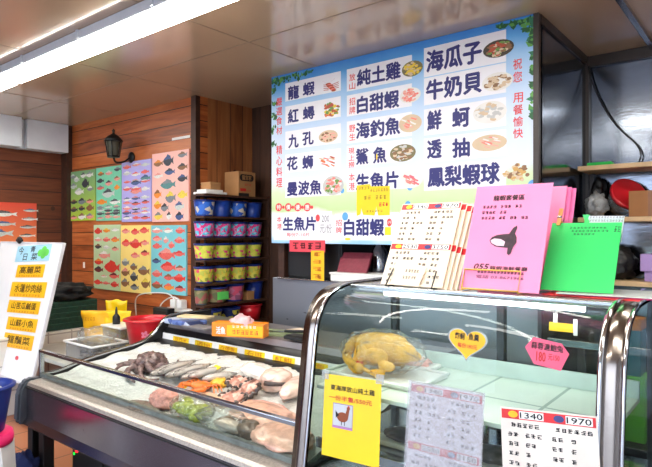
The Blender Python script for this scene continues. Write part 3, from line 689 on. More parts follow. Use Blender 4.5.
def pail(y, z, wrap, tubm, label, r=.083, h=.128, plain=False):
    t = thing('pail', label, 'pail', (-3.665, y, z+.001), group='small plastic pails on the rack')
    b = t.location
    bm = B(); lathe(bm, [(r*.78, 0), (r*.8, .004), (r, h), (r*.94, h), (r*.76, .008)], b, 22, cap=True); obj('tub', bm, tubm, t)
    if not plain:
        bm = B(); lathe(bm, [(r*.825, h*.1), (r*.985, h*.9)], b, 22, cap=False); 
        for v in bm.verts: d = V((v.co.x-b.x, v.co.y-b.y, 0)).normalized()*.0015; v.co += d
        obj('printed_wrap', bm, wrap, t)
    bm = B(); lathe(bm, [(r, h-.006), (r*1.06, h-.006), (r*1.06, h+.004), (r*.95, h+.004), (r*.95, h-.004)], b, 22, cap=False); obj('rim', bm, BLUED, t)
YS = [2.955, 3.135, 3.315, 3.495]
ORD = ['nearest', 'second', 'third', 'farthest']
PLACE = ['at the corner post end', 'second from the corner post', 'third from the corner post', 'at the far passage end']
for i, y in enumerate(YS):
    pail(y, SZ[1], P_BLUE, BLUE, ('blue pail with a picture print, top row, ' if i % 2 == 0 else 'plain blue pail, top row, ')+PLACE[i], plain=i % 2 == 1)
    pail(y, SZ[2], P_PNK, BLUED, 'pink and turquoise printed pail, row below the blue pails, '+PLACE[i])
    pail(y, SZ[3], P_YEL, BLUED, 'lime yellow pail in the row under the pink pails, '+PLACE[i])
    pail(y, SZ[4], P_YEL2, BLUED, 'lime and pink pail, second row under the pink pails, '+PLACE[i])
pail(2.925, SZ[5], P_OLD, GREYP, 'narrow faded pail beside the green labelled pail', .055, .13)
pail(3.085, SZ[5], P_OLD, DARKW, 'brown pail with a green price label', .088, .13)
bm = B(); fr = F((-3.665+.088, 3.02, SZ[5]+.035), (0, 1, 0), (0, 0, 1)); slab(bm, fr, .12, .065, .001); p_lab = obj('price_label', bm, mat('lime_label', (110, 230, 110), .5), bpy.data.objects[[o.name for o in C.objects if o.get('label') == 'brown pail with a green price label'][0]], label='bright green price label')
pail(3.275, SZ[5], P_MIX, BLUED, 'mauve and yellow printed pail beside a small brown carton', .088, .145)
bm = B(); box(bm, (-3.70, 3.375, SZ[5]+.001), (-3.60, 3.455, SZ[5]+.075), .002)
box(bm, (-3.599, 3.41, SZ[5]+.002), (-3.5985, 3.42, SZ[5]+.074)); tag(obj('carton', bm, CARD), 'small brown carton in front of the blue tub on the rack', 'box')
pail(3.51, SZ[5], P_BLUE, BLUED, 'plain dark blue tub at the far end of the fifth row', .082, .15, True)
pail(3.02, SZ[6], P_NAV, BLUED, 'navy pail in the bottom row behind the beige tray', .09, .125)
pail(3.225, SZ[6], P_NAV, BLUED, 'navy pail in the bottom row next to the red tub', .09, .125)
b = V((-3.665, 3.46, SZ[6]+.001)); t = thing('tub', 'red plastic tub at the end of the bottom pail row', 'tub', b)
bm = B(); lathe(bm, [(.09, 0), (.105, .13), (.098, .13), (.085, .006)], b, 24); obj('bowl', bm, RED, t)
bm = B(); lathe(bm, [(.105, .122), (.113, .122), (.113, .134), (.1, .134)], b, 24, cap=False); obj('rim', bm, RED, t)
# things on top of the rack
bm = B(); box(bm, (-3.74, 2.9, SZ[0]+.001), (-3.57, 3.12, SZ[0]+.02), .006); box(bm, (-3.72, 2.92, SZ[0]+.02), (-3.6, 3.1, SZ[0]+.04), .006); tag(obj('foam_tray', bm, WPLAS), 'white foam trays on top of the pail rack', 'tray')
bm = B(); box(bm, (-3.75, 2.99, SZ[0]+.041), (-3.63, 3.10, SZ[0]+.10), .004); box(bm, (-3.752, 2.988, SZ[0]+.085), (-3.628, 3.102, SZ[0]+.105), .003); tag(obj('carton', bm, CARD), 'small carton lying on the white foam trays', 'box')
t = thing('shipping_carton', 'brown shipping carton with a black name plate print on the rack top', 'box', (-3.69, 3.33, SZ[0]))
c0, c1, c2, c3 = 3.27, 3.47, SZ[0]+.001, SZ[0]+.215
bm = B(); box(bm, (-3.78, c0, c2), (-3.60, c1, c3), .003); box(bm, (-3.7805, (c0+c1)/2-.001, c3-.001), (-3.6, (c0+c1)/2+.001, c3+.0008)); obj('carton_body', bm, CARD, t)
fr = F((-3.5995, c0, c2), (0, 1, 0), (0, 0, 1)); w, h = c1-c0, c3-c2
bm = B(); quad(bm, fr, .04, h*.62, w-.09, h*.27); disc(bm, fr, .04, h*.755, h*.12, h*.135); disc(bm, fr, w-.05, h*.755, h*.12, h*.135); quad(bm, fr, .0, 0.0, w*.6, h*.13); obj('name_plate', bm, INK, t)
bm = B(); text(bm, fr, '龍宮家', .04, w-.05, h*.66, h*.86, .0018, .02); obj('lettering', bm, CARD, t)
bm = B(); quad(bm, fr, .02, h*.2, w*.33, h*.12); scrib(bm, fr, w*.35, h*.42, w*.4, h*.1, 4); scrib(bm, fr, w*.42, h*.2, w*.3, h*.06, 6); obj('red_print', bm, REDI, t)

# ------------------------------------------------------------------ whiteboard easel
WT = PX(64, 243, -4.22); WB = PX(31, 388, -4.22)
up = (WT-WB).normalized(); rr = V((1, 0, 0))
FW = F(WB-rr*1.15, rr, up); WH = (WT-WB).length; WW = 1.15
t = thing('whiteboard', 'leaning whiteboard listing dishes on yellow paper strips', 'whiteboard', WB)
bm = B(); slab(bm, FW, WW, WH, .012); obj('board', bm, mat('board_white', (240, 240, 240), .3, var=.02), t)
bm = B()
for a in ((0, WH-.012, WW, .014), (WW-.013, 0, .014, WH), (0, 0, .014, WH), (0, 0, WW, .014)):
    slab(bm, F(FW.p(0, 0, .004), rr, up), a[2], a[3], .02, a[0], a[1])
obj('frame', bm, mat('frame_white', (214, 214, 216), .4), t)
bm = B()
for a in (.06, .45):
    p = FW.p(a, WH*.9, -.02); q = V((p.x, p.y+.2, .0)); tube(bm, [p, q], .012); g = FW.p(a, .02, -.014); tube(bm, [g, V((g.x, g.y-.08, 0))], .012)
obj('easel_leg', bm, STEEL, t)
def board_px(px, py): return FW.uv(PP(px, py, FW.o, FW.n))
bm = B(); p = board_px(21, 241); lump(bm, FW.p(p[0], p[1]+.005, .012), (.035, .02, .03), .1); box(bm, (FW.p(p[0], p[1], .012)-V((.06, .006, .008))), (FW.p(p[0], p[1], .012)+V((.06, .006, .012))), .003)
obj('clip', bm, BLACK, t)
strips = [('今日青菜', 15, 262, 50.5, 246, SKYP, INK), ('高麗菜', 15.5, 277.5, 44.5, 264.5, YELO, INK), ('水蓮炒肉絲', 9.5, 296.5, 46.5, 281, YELO, INK), ('山苦瓜鹹蛋', 7, 312, 40.5, 299, YELO, INK), ('山蘇小魚', 6, 329, 38, 315.5, YELO, INK), ('龍鬚菜', 2.5, 346, 34.5, 331, YELO, INK)]
for i, (s, x0, y0, x1, y1, m1, m2) in enumerate(strips):
    a = board_px(x0, y0); b = board_px(x1, (y1+y0)/2); c = board_px(x0, y1); w = b[0]-a[0]; h = abs(c[1]-a[1])*.97
    ff = F(FW.p(a[0], a[1], .0025), rr+up*.05, up-rr*.05)
    o1 = thing('paper_strip', ('pale blue title strip with a green leaf on the whiteboard' if i == 0 else 'yellow dish strip on the whiteboard, %s from the title' % ['', 'first', 'second', 'third', 'fourth', 'fifth'][i]), 'paper strip', ff.o, group='paper strips on the whiteboard')
    bm = B(); slab(bm, ff, w, h, .0012); obj('paper', bm, m1, o1)
    bm = B()
    if i == 0:
        text(bm, ff, '今', w*.06, w*.22, h*.45, h*.95, bold=.01); text(bm, ff, '日', w*.24, w*.36, h*.08, h*.5, bold=.01); text(bm, ff, '青', w*.42, w*.56, h*.55, h*.95, bold=.01); text(bm, ff, '菜', w*.48, w*.66, h*.08, h*.5, bold=.01)
    else:
        text(bm, ff, s, w*.12, w*.9, h*.3, h*.86, bold=.02)
    obj('lettering', bm, m2 if i == 0 else mat('brown_ink', (80, 54, 10), .6), o1)
    bm = B()
    if i == 0:
        for q in ((.72, .5), (.82, .35), (.82, .68), (.9, .5)): disc(bm, ff, w*q[0], h*q[1], w*.07, h*.22, .0016)
        obj('leaf_print', bm, LEAFB, o1)
    else:
        scrib(bm, ff, w*.12, h*.06, w*.78, h*.14, 9); obj('orange_print', bm, ORI, o1)
bm = B(); p = board_px(17, 358); disc(bm, FW, p[0], p[1], .022, .014, .003); 
prism(bm, [FW.p(p[0]+.024*math.cos(k*PI/6), p[1]+.016*math.sin(k*PI/6), .004) for k in range(12)], FW.n*-.004); tag(obj('magnet', bm, RED), 'round red magnet low on the whiteboard', 'magnet')

# ------------------------------------------------------------------ table behind the counter with bucket, tub ...
t = thing('side_table', 'low steel side table behind the fish counter holding the red basin', 'table', (-4.05, 2.4, 0))
bm = B(); box(bm, (-4.68, 1.9, .515), (-3.42, 2.85, .545), .006); obj('tabletop', bm, mat('pale_laminate', (206, 202, 194), .35), t)
for x in (-4.64, -3.46):
    for y in (1.94, 2.81):
        bm = B(); box(bm, (x-.02, y-.02, 0), (x+.02, y+.02, .515), .003); obj('leg', bm, STEEL, t)
def basin(loc, r, h, m, label, name='basin', rim=1.1):
    t = thing(name, label, 'basin', loc); b = V(loc)
    bm = B(); lathe(bm, [(r*.7, .001), (r*.74, .006), (r*.98, h*.93), (r, h), (r*.95, h), (r*.92, h*.9), (r*.68, .012)], b, 36); obj('bowl', bm, m, t)
    bm = B(); lathe(bm, [(r*.97, h-.016), (r*rim, h-.013), (r*rim, h), (r*.96, h+.003), (r*.955, h-.004)], b, 36, cap=False); obj('rim', bm, m, t)
    return t
rb = basin((-3.78, 2.50, .546), .165, .255, RED, 'red plastic basin with flower and fish decals beside the fish counter')
def onbowl(a, z, n=.004):
    r = .165*(.74+.24*min(1, (z-.006)/(.255*.93-.006)))+n; return V((-3.78+r*math.cos(a), 2.50+r*math.sin(a), .546+z))
bm = B()
a0 = math.atan2(-2.5, 3.78)
def decal(bm, a, z, shapes, mi, s=1.0):
    for cu, cv, ru, rv, th in shapes:
        pts = []
        for k in range(12):
            x = ru*math.cos(k*PI/6); y = rv*math.sin(k*PI/6); pts.append(onbowl(a+s*(cu+x*math.cos(th)-y*math.sin(th))/.15, z+cv+x*math.sin(th)+y*math.cos(th)))
        poly(bm, pts, mi)
fl = [(.018*math.cos(k*2*PI/5), .018*math.sin(k*2*PI/5), .014, .01, k*2*PI/5) for k in range(5)]
decal(bm, a0-.12, .15, fl, 0, 1.0); decal(bm, a0+.48, .165, fl, 1, 1.0); decal(bm, a0+.25, .17, [(0, 0, .03, .008, .6), (.05, .02, .03, .008, .5)], 2, 1.0)
obj('flower_decal', bm, [mat('decal_pink', (236, 130, 160), .5), mat('decal_pale', (240, 220, 190), .5), mat('decal_yellow', (226, 220, 50), .5)], rb)
t = thing('storage_tub', 'clear plastic tub of grey shellfish in front of the red basin', 'tub', (-3.80, 2.09, .546))
bm = B(); box(bm, (-3.99, 1.96, .547), (-3.61, 2.22, .68), .02)
for f in list(bm.faces):
    if f.normal.z > .9 and f.calc_center_median().z > .675: bm.faces.remove(f)
obj('tub_body', bm, FROST, t)
bm = B(); tube(bm, [(-3.995, 1.955, .68), (-3.605, 1.955, .68), (-3.605, 2.225, .68), (-3.995, 2.225, .68), (-3.995, 1.955, .68)], .008, 6); obj('rim', bm, WPLAS, t)
bm = B()
for k in range(70): lump(bm, (rnd.uniform(-3.95, -3.65), rnd.uniform(2.0, 2.18), .575+rnd.uniform(0, .075)), (rnd.uniform(.018, .028), rnd.uniform(.014, .02), .011), .1, 3, k, 2)
tag(obj('clams', bm, cells('shell_pattern', [(96, 84, 70), (130, 118, 100), (70, 62, 54), (164, 150, 128)], 60)), 'heap of grey brown clams inside the clear tub', 'clams', None, 'stuff')
t = thing('bag_of_shellfish', 'clear plastic bag draped over the tub of shellfish', 'plastic bag', (-3.8, 2.1, .69))
bm = B(); lump(bm, (-3.80, 2.1, .715), (.17, .11, .06), .25, 2.5, 5, 4, .35); obj('bag_body', bm, PLASB, t)
t = thing('food_container', 'white translucent food container holding a black bottle', 'container', (-4.18, 2.55, .546))
bm = B(); box(bm, (-4.3, 2.42, .547), (-4.02, 2.62, .70), .015); obj('container_body', bm, FROST, t)
bm = B(); box(bm, (-4.31, 2.41, .695), (-4.01, 2.63, .71), .005); obj('lid', bm, WPLAS, t)
bm = B(); lathe(bm, [(.03, 0), (.03, .06), (.022, .07), (.01, .085), (.01, .11), (.004, .14)], (-4.22, 2.5, .711), 14); tag(obj('bottle', bm, BLACK), 'small black pump bottle standing on the white container lid', 'bottle')
# yellow sacks
t = thing('paper_sack', 'crumpled yellow printed bag bundle behind the clear tub', 'bag', (-4.45, 2.6, .546))
def crumple(bm, fr, w, h, d, seed):
    nx, ny = 12, 10; fa, bk = [], []
    for j in range(ny+1):
        r1, r2 = [], []
        for i in range(nx+1):
            u, v = i/nx, j/ny; pz = noise.noise(V((u*4+seed, v*4, seed)))*.02; bul = d*(math.sin(PI*u)*.8+.1)*(1-v*.75)
            wv = 1+.25*(v-.5)
            x = (u-.5)*w*wv; y = v*h+noise.noise(V((u*3, seed, v)))*.02*v
            r1.append(bm.verts.new(fr.p(x, y, bul/2+pz))); r2.append(bm.verts.new(fr.p(x, y, -bul/2+pz-.002)))
        fa.append(r1); bk.append(r2)
    for g in (fa, bk):
        for j in range(ny):
            for i in range(nx): bm.faces.new((g[j][i], g[j][i+1], g[j+1][i+1], g[j+1][i])).smooth = True
    for j in range(ny):
        for i in (0, nx): bm.faces.new((fa[j][i], fa[j+1][i], bk[j+1][i], bk[j][i]))
    for j in (0, ny):
        for i in range(nx): bm.faces.new((fa[j][i], fa[j][i+1], bk[j][i+1], bk[j][i]))
vr = V((CT, ST, 0)); 
bm = B(); ff = F((-4.46, 2.5, .548), vr, (-.05, 0, 1)); crumple(bm, ff, .29, .25, .1, 2); obj('front_sack', bm, YELO, t)
bm = B(); ff2 = F((-4.49, 2.66, .60), vr, (0, 0, 1)); crumple(bm, ff2, .17, .27, .03, 5); obj('back_sack', bm, YELB, t)
bm = B(); ff3 = F((-4.36, 2.58, .56), vr, (.12, 0, 1)); crumple(bm, ff3, .2, .24, .04, 9); obj('side_sack', bm, YEL, t)
bm = B(); scrib(bm, F(ff2.p(-.07, .15, .03), vr, (0, 0, 1)), 0, 0, .14, .03, 6, .002); scrib(bm, F(ff.p(-.11, .17, .052), vr, (-.05, 0, 1)), 0, 0, .09, .03, 4, .006); obj('orange_print', bm, ORI, t)
# green crates on the ledge
t = thing('crate', 'dark green ribbed crate on the white tiled ledge behind the whiteboard', 'crate', (-5.0, 2.35, .62))
bm = B(); box(bm, (-5.35, 2.02, .621), (-4.80, 2.66, .86), .01); obj('crate_body', bm, GREEND, t)
bm = B()
for z in (.66, .705, .75, .795, .84): box(bm, (-4.803, 2.03, z), (-4.79, 2.65, z+.018), .002); box(bm, (-5.34, 2.008, z), (-4.81, 2.022, z+.018), .002)
obj('rib', bm, GREEND, t)
bm = B(); lump(bm, (-5.05, 2.45, .915), (.26, .25, .09), .3, 3, 3, 4, .6); tag(obj('black_cloth', bm, mat('black_cloth', (18, 20, 22), .9)), 'crumpled black cloth on the green crate', 'cloth')
t = thing('speaker_box', 'small black box standing behind the red basin', 'box', (-3.95, 2.9, .546))
bm = B(); box(bm, (-4.10, 2.76, .547), (-3.90, 2.84, .83), .008); obj('box_body', bm, BLACK, t)
bm = B(); box(bm, (-4.085, 2.756, .57), (-3.915, 2.761, .81), .002); obj('front_mesh', bm, BLACKF, t)
# power strip, plugs and cables
pp = PY(174, 309, 2.9)
t = thing('power_strip', 'white power strip with plugs below the turquoise poster', 'power strip', (pp.x, 2.95, pp.z))
bm = B(); box(bm, (pp.x-.16, 2.93, pp.z-.03), (pp.x+.16, 2.997, pp.z+.0), .008); obj('strip_body', bm, WPLAS, t)
for k, dx in enumerate((-.06, .03)):
    bm = B(); box(bm, (pp.x+dx-.028, 2.92, pp.z+.001), (pp.x+dx+.04, 2.985, pp.z+.075), .008); obj('plug', bm, WPLAS, t)
bm = B(); tube(bm, spline([(pp.x-.06, 2.95, pp.z+.07), (pp.x-.15, 2.93, pp.z+.12), (pp.x-.45, 2.9, pp.z+.1), (pp.x-.62, 2.93, pp.z+.03), (pp.x-.66, 2.96, pp.z-.12)], 8), .006, 6)
tube(bm, spline([(pp.x+.03, 2.96, pp.z+.06), (pp.x-.1, 2.95, pp.z+.09), (pp.x-.28, 2.96, pp.z+.0), (pp.x-.3, 2.98, pp.z-.14)], 8), .006, 6); obj('cable', bm, CABLE, t)

# ------------------------------------------------------------------ fish counter
XL, XR = -3.35, -1.325
YG = 1.5
t = thing('fish_counter', 'open stainless fish display counter with low front glass and sloping ice tray', 'display counter', ((XL+XR)/2, 1.9, 0))
FC = t
# profile of tray (y,z)
TR = [(1.5, .60), (1.56, .605), (1.79, .645), (2.14, .685), (2.20, .70)]
def trayz(y):
    for (a, b), (c, d) in zip(TR, TR[1:]):
        if a <= y <= c: return b+(d-b)*(y-a)/(c-a)
    return TR[-1][1]
bm = B(); strip(bm, TR, -.02, XL+.02, XR); obj('tray', bm, STEEL, t)
bm = B(); strip(bm, [(2.195, .70), (2.28, .72), (2.36, .735)], -.015, XL+.02, XR); strip(bm, [(2.33, .69), (2.345, .80)], -.012, XL+.02, XR); obj('tray_back', bm, BLACK, t)
# front ledge and apron
bm = B(); strip(bm, [(1.375, .39), (1.40, .42), (1.40, .598)], -.012, XL+.06, XR, smooth=False); obj('apron', bm, STEELA, t)
bm = B(); strip(bm, [(1.40, .598), (1.408, .612), (1.425, .62), (1.50, .625)], -.012, XL+.06, XR, smooth=False); obj('ledge', bm, mat('speckled_ledge', (172, 164, 156), .4, metal=.6, var=.22, scale=120), t)
bm = B(); box(bm, (XL+.06, 1.398-.004, .585), (XR, 1.402, .592)); obj('apron_groove', bm, BLACK, t)
bm = B(); prism(bm, [(XL, y, z) for y, z in ((1.352, .40), (1.372, .40), (1.415, .36), (1.50, .345), (1.56, .36), (1.56, .615), (1.42, .632), (1.385, .615), (1.36, .56))], (.06, 0, 0)); bmesh.ops.bevel(bm, geom=bm.edges[:], offset=.012, segments=2, affect='EDGES'); obj('end_cap', bm, GREYP, t)
bm = B(); box(bm, (XL+.06, 1.405, .36), (XR, 1.50, .40), .004); obj('bottom_rail', bm, mat('dark_rail', (44, 42, 46), .5), t)
bm = B(); box(bm, (XL+.02, YG-.004, .62), (XR, YG+.004, .765)); obj('front_glass', bm, GLASSP, t)
bm = B(); box(bm, (XL+.01, YG-.012, .760), (XR, YG+.012, .778), .003); obj('glass_rail', bm, STEEL, t)
bm = B(); box(bm, (XL+.02, YG-.012, .622), (XR, YG+.014, .645), .003); obj('glass_channel', bm, mat('green_grey_channel', (104, 112, 108), .4, var=.25, scale=30), t)
bm = B(); box(bm, (XL+.012, YG-.012, .62), (XL+.03, YG+.012, .778), .003); obj('glass_post', bm, STEEL, t)
# left end panel
EP = [(1.50, .635), (1.60, .632), (1.79, .672), (2.02, .70), (2.14, .715), (2.22, .742), (2.28, .785), (2.33, .84), (2.38, .868), (2.46, .875), (2.75, .875)]
EP = [(p.x, p.y) for p in spline([V((a, b, 0)) for a, b in EP], 4)]
bm = B(); prism(bm, [(XL, a, b) for a, b in EP]+[(XL, 2.75, .42), (XL, 1.5, .42)], (.022, 0, 0)); obj('end_panel', bm, BLACK, t)
bm = B(); strip(bm, EP, .008, XL-.004, XL+.026); obj('end_trim', bm, STEEL, t)
bm = B(); box(bm, (XL+.02, 1.52, .36), (XR, 2.75, .57), .004); obj('counter_body', bm, BLACK, t)
# back housing with price strip
bm = B(); prism(bm, [(XL+.024, y, z) for y, z in ((2.345, .74), (2.375, .83), (2.40, .838), (2.75, .838), (2.75, .58), (2.36, .58))], (XR-XL-.024, 0, 0)); obj('back_shelf', bm, steel('worn_steel', (166, 158, 156), .38, metal=.8), t)
st = PY(304, 370, 2.34)
FS = F((XL+.03, 2.312, .712), (1, 0, 0), (0, .12, 1))
bm = B(); slab(bm, FS, XR-XL-.03, .054, .008); ps = obj('price_strip', bm, WPLAS, t)
bm = B(); bm2 = B()
for k in range(8):
    u = .12+.235*k; slab(bm, F(FS.p(0, 0, .001), FS.r, FS.u), .17, .036, .001, u, .009); text(bm2, FS, ['沙西米', '透抽', '白帶魚', '石斑', '紅魽', '鮭魚', '旗魚', '黑鮪'][k], u+.02, u+.15, .013, .041, .002, .01)
obj('yellow_label', bm, YELB, ps); obj('lettering', bm2, ORI, ps)
# legs and base
for x in (XL+.055, XL+.19):
    for y in (1.45, 2.6):
        bm = B(); box(bm, (x-.03, y-.03, 0), (x+.03, y+.03, .36), .004); obj('leg', bm, BLACK, t)
bm = B(); box(bm, (XR-.1, 1.56, 0), (XR-.04, 1.62, .36), .004); obj('leg', bm, BLACK, t)
bm = B(); box(bm, (XR-.1, 2.57, 0), (XR-.04, 2.63, .36), .004); obj('leg', bm, BLACK, t)
# compressor under the counter
t = thing('compressor', 'dark compressor box with red and green lights under the fish counter', 'compressor', (-2.6, 1.8, 0))
bm = B(); box(bm, (-3.08, 1.56, .001), (-1.6, 2.3, .33), .01); obj('compressor_body', bm, BLACK, t)
bm = B(); box(bm, (-3.06, 1.545, .08), (-2.75, 1.562, .31), .006); obj('control_panel', bm, BLACKF, t)
bm = B(); lathe(bm, [(.001, 0), (.012, .002), (.009, .008), (.001, .01)], (0, 0, 0), 12, 0, Matrix.Translation((-3.0, 1.544, .26)) @ Matrix.Rotation(PI/2, 4, 'X')); obj('red_lamp', bm, REDLED, t)
bm = B(); lathe(bm, [(.001, 0), (.008, .002), (.006, .006), (.001, .008)], (0, 0, 0), 12, 0, Matrix.Translation((-3.03, 1.544, .235)) @ Matrix.Rotation(PI/2, 4, 'X')); obj('green_lamp', bm, emit('green_indicator', (30, 220, 60), 2), t)
bm = B(); lump(bm, (-2.87, 1.46, .06), (.09, .07, .1), .35, 3, 8, 4, .6); tag(obj('plastic_bag', bm, mat('grey_bag', (120, 122, 126), .4, var=.3, scale=20)), 'crumpled grey plastic bag under the fish counter', 'plastic bag')
bm = B(); lump(bm, (-3.22, 1.36, .1), (.12, .07, .15), .25, 3, 2, 4, .65); tag(obj('blue_cloth', bm, mat('blue_cloth', (24, 40, 90), .9, bump=.3)), 'dark blue cloth bundle under the counter end', 'cloth')

# ---- ice bed
bm = B(); nx, ny = 70, 26
vs = []
for j in range(ny+1):
    row = []
    for i in range(nx+1):
        x = XL+.035+(XR-XL-.05)*i/nx; y = 1.53+(2.30-1.53)*j/ny
        z = trayz(min(y, 2.2))+.012+.014*noise.fractal(V((x*9, y*9, 0)), 1, 2, 4)+.006*noise.noise(V((x*40, y*40, 3)))
        row.append(bm.verts.new((x, y, max(z, trayz(min(y, 2.2))+.002))))
    vs.append(row)
for j in range(ny):
    for i in range(nx): bm.faces.new((vs[j][i], vs[j][i+1], vs[j+1][i+1], vs[j+1][i])).smooth = True
ICE = mat('crushed_ice', (224, 226, 222), .25, var=.1, scale=60, bump=.9, bscale=90, spec=.6)
tag(obj('crushed_ice', bm, ICE), 'bed of crushed ice in the fish counter', 'ice', None, 'stuff')
# ---- fish
def skin(name, back, side, belly, spot=.0):
    m, n, l, b = nt(name)
    tc = n.new('ShaderNodeTexCoord'); sp = n.new('ShaderNodeSeparateXYZ'); l.new(tc.outputs['Object'], sp.inputs[0])
    mr = n.new('ShaderNodeMapRange'); mr.inputs['From Min'].default_value = -.024; mr.inputs['From Max'].default_value = .024; l.new(sp.outputs[1], mr.inputs[0])
    ns = n.new('ShaderNodeTexNoise'); ns.inputs['Scale'].default_value = 50; ns.inputs['Detail'].default_value = 4; l.new(tc.outputs['Object'], ns.inputs['Vector'])
    ad = n.new('ShaderNodeMath'); ad.operation = 'MULTIPLY_ADD'; ad.inputs[1].default_value = .5+spot; l.new(ns.outputs['Fac'], ad.inputs[0]); 
    sb = n.new('ShaderNodeMath'); sb.operation = 'SUBTRACT'; sb.inputs[1].default_value = .25+spot/2; l.new(mr.outputs[0], sb.inputs[0]); l.new(sb.outputs[0], ad.inputs[2])
    rp = n.new('ShaderNodeValToRGB'); e = rp.color_ramp.elements; e[0].position = .15; e[0].color = lin(belly)+(1,); e[1].position = .85; e[1].color = lin(back)+(1,); q = e.new(.5); q.color = lin(side)+(1,)
    l.new(ad.outputs[0], rp.inputs[0]); l.new(rp.outputs[0], b.inputs['Base Color']); b.inputs['Roughness'].default_value = .25; b.inputs['Coat Weight'].default_value = .4; b.inputs['Metallic'].default_value = .25
    return m
SILV = skin('silver_skin', (26, 26, 30), (84, 80, 80), (206, 200, 192), .35)
BROWNS = skin('brown_skin', (70, 54, 42), (136, 112, 92), (190, 170, 150), .5)
PINKS = skin('pink_skin', (206, 140, 124), (228, 178, 162), (240, 210, 198), .2)
EYE = mat('fish_eye', (20, 20, 22), .1); 
def fish(loc, L, hgt, wid, rz, m, label, group=None, tilt=0, bend=0):
    """lying on its side: length along x, height along y, thickness along z"""
    t = thing('fish', label, 'fish', loc, (tilt, 0, rz), group)
    prof = [(-.5, .03), (-.47, .28), (-.42, .5), (-.33, .78), (-.2, .97), (-.05, 1), (.1, .9), (.22, .66), (.32, .36), (.38, .22), (.41, .2)]
    bm = B(); seg = 14; rings = []
    for s, q in prof:
        x = s*L; off = bend*L*(s*s*2-.2)
        rings.append([bm.verts.new((x, off+q*hgt/2*math.cos(2*PI*k/seg), q**.8*wid/2*math.sin(2*PI*k/seg))) for k in range(seg)])
    for a, b in zip(rings, rings[1:]):
        for k in range(seg): bm.faces.new((a[k], a[(k+1) % seg], b[(k+1) % seg], b[k])).smooth = True
    bm.faces.new(rings[0][::-1]); bm.faces.new(rings[-1])
    obj('body', bm, m, t, world=False)
    fo = bend*L*.14
    bm = B(); prism(bm, [(.40*L, fo+.1*hgt, -.002), (.52*L, fo+.55*hgt, -.002), (.49*L, fo, -.002), (.52*L, fo-.5*hgt, -.002), (.40*L, fo-.1*hgt, -.002)], (0, 0, .004)); obj('tail_fin', bm, m, t, world=False)
    bm = B(); prism(bm, [(-.2*L, .44*hgt, -.0015), (-.1*L, .72*hgt, -.0015), (.12*L, .62*hgt, -.0015), (.22*L, .3*hgt, -.0015)], (0, 0, .003)); prism(bm, [(0, -.42*hgt, -.0015), (.08*L, -.66*hgt, -.0015), (.2*L, -.32*hgt, -.0015)], (0, 0, .003)); obj('fin', bm, m, t, world=False)
    bm = B(); lump(bm, (-.42*L, .08*hgt, wid*.24), (hgt*.07, hgt*.07, hgt*.05), 0, 1, 0, 2); obj('eye', bm, EYE, t, world=False)
    return t
def tray_pt(px, py, dz=.03):
    o = V((0, 1.56, .605+.012+dz)); n = V((0, -.15, 1)).normalized(); return PP(px, py, o, n)
slope = math.atan(.15)
names = ['first slender silver fish, next to the octopus pile', 'second slender silver fish of the row, beside the first', 'slender silver fish in the middle of the row, dull back', 'slender silver fish after the middle of the row', 'slender silver fish second from the yellow tag end', 'slender silver fish under the small yellow tag', 'dark slender fish lying furthest right of the silver row']
for k in range(7):
    x0, y0 = 152+7.6*k, 377.5+.8*k; x1, y1 = 189+7.6*k, 356.5+1.9*k
    if k == 6: x0, y0, x1, y1 = 204, 381, 238, 370
    a = tray_pt(x0, y0, .04); b = tray_pt(x1, y1, .04); d = b-a; c = (a+b)/2; L = d.length*1.1
    fish((c.x, c.y, trayz(min(c.y, 2.2))+.048+.012*(k % 2)), L, .056, .046, math.atan2(d.y, d.x), SILV, names[k], 'slender silver fish on the ice', -.25, .03*(k % 3-1))
# octopus / squid heap
def arms(t, c, n, R, r, m, z, seed):
    q = random.Random(seed)
    for k in range(n):
        a = 2*PI*k/n+q.uniform(-.2, .2); pts = [c]; rad = 0
        for j in range(5):
            rad += R/5; a += q.uniform(.1, .5); pts.append(V((c.x+rad*math.cos(a), c.y+rad*.7*math.sin(a), z(c.y+rad*.7*math.sin(a))+.012+.03*math.sin(j*1.3+k)*(1-j/5)+.01)))
        bm = B(); tube(bm, spline(pts, 4), r, 8, r1=r*.25); obj('tentacle', bm, m, t)
OCT = mat('octopus_skin', (112, 90, 86), .25, var=.6, scale=45, coat=.4, bump=.6)
tz = lambda y: trayz(min(max(y, 1.5), 2.2))
p = tray_pt(148, 368, .03); t = thing('octopus', 'dark octopus heap at the left of the silver fish', 'octopus', (p.x, p.y, tz(p.y)))
bm = B(); lump(bm, (p.x-.03, p.y+.04, tz(p.y)+.06), (.10, .085, .06), .25, 3.5, 4, 4, .9); obj('head', bm, OCT, t)
arms(t, V((p.x, p.y, tz(p.y)+.085)), 10, .24, .024, OCT, lambda y: tz(y)+.015, 3)
def meat(px, py, r, m, label, name='fillet', rz=0, amp=.12, seed=0, dz=.02, cat='fish fillet', flat=.75, sub=4):
    p = tray_pt(px, py, dz); z = tz(p.y)+.012+r[2]*flat
    bm = B(); lump(bm, (0, 0, 0), r, amp, 2.2, seed, sub, flat); bm.transform(Matrix.Translation((p.x, p.y, z)) @ Matrix.Rotation(rz, 4, 'Z') @ Matrix.Rotation(slope*.8, 4, 'X'))
    o = tag(obj(name, bm, m), label, cat); return o, p, z
FIL = mat('pale_fillet', (238, 200, 184), .25, var=.28, scale=14, bump=.5, bscale=30, coat=.4, sss=.1)
FILW = mat('white_fillet', (238, 230, 222), .25, var=.18, scale=14, bump=.5, bscale=30, coat=.4)
FILP = mat('pink_fillet', (232, 170, 156), .25, var=.32, scale=18, bump=.5, bscale=30, coat=.4)
ROE = mat('pink_roe', (226, 158, 144), .3, var=.2, scale=60, bump=.8, bscale=80)
ORM = mat('orange_shell', (232, 116, 40), .3, var=.3, scale=30, coat=.3)
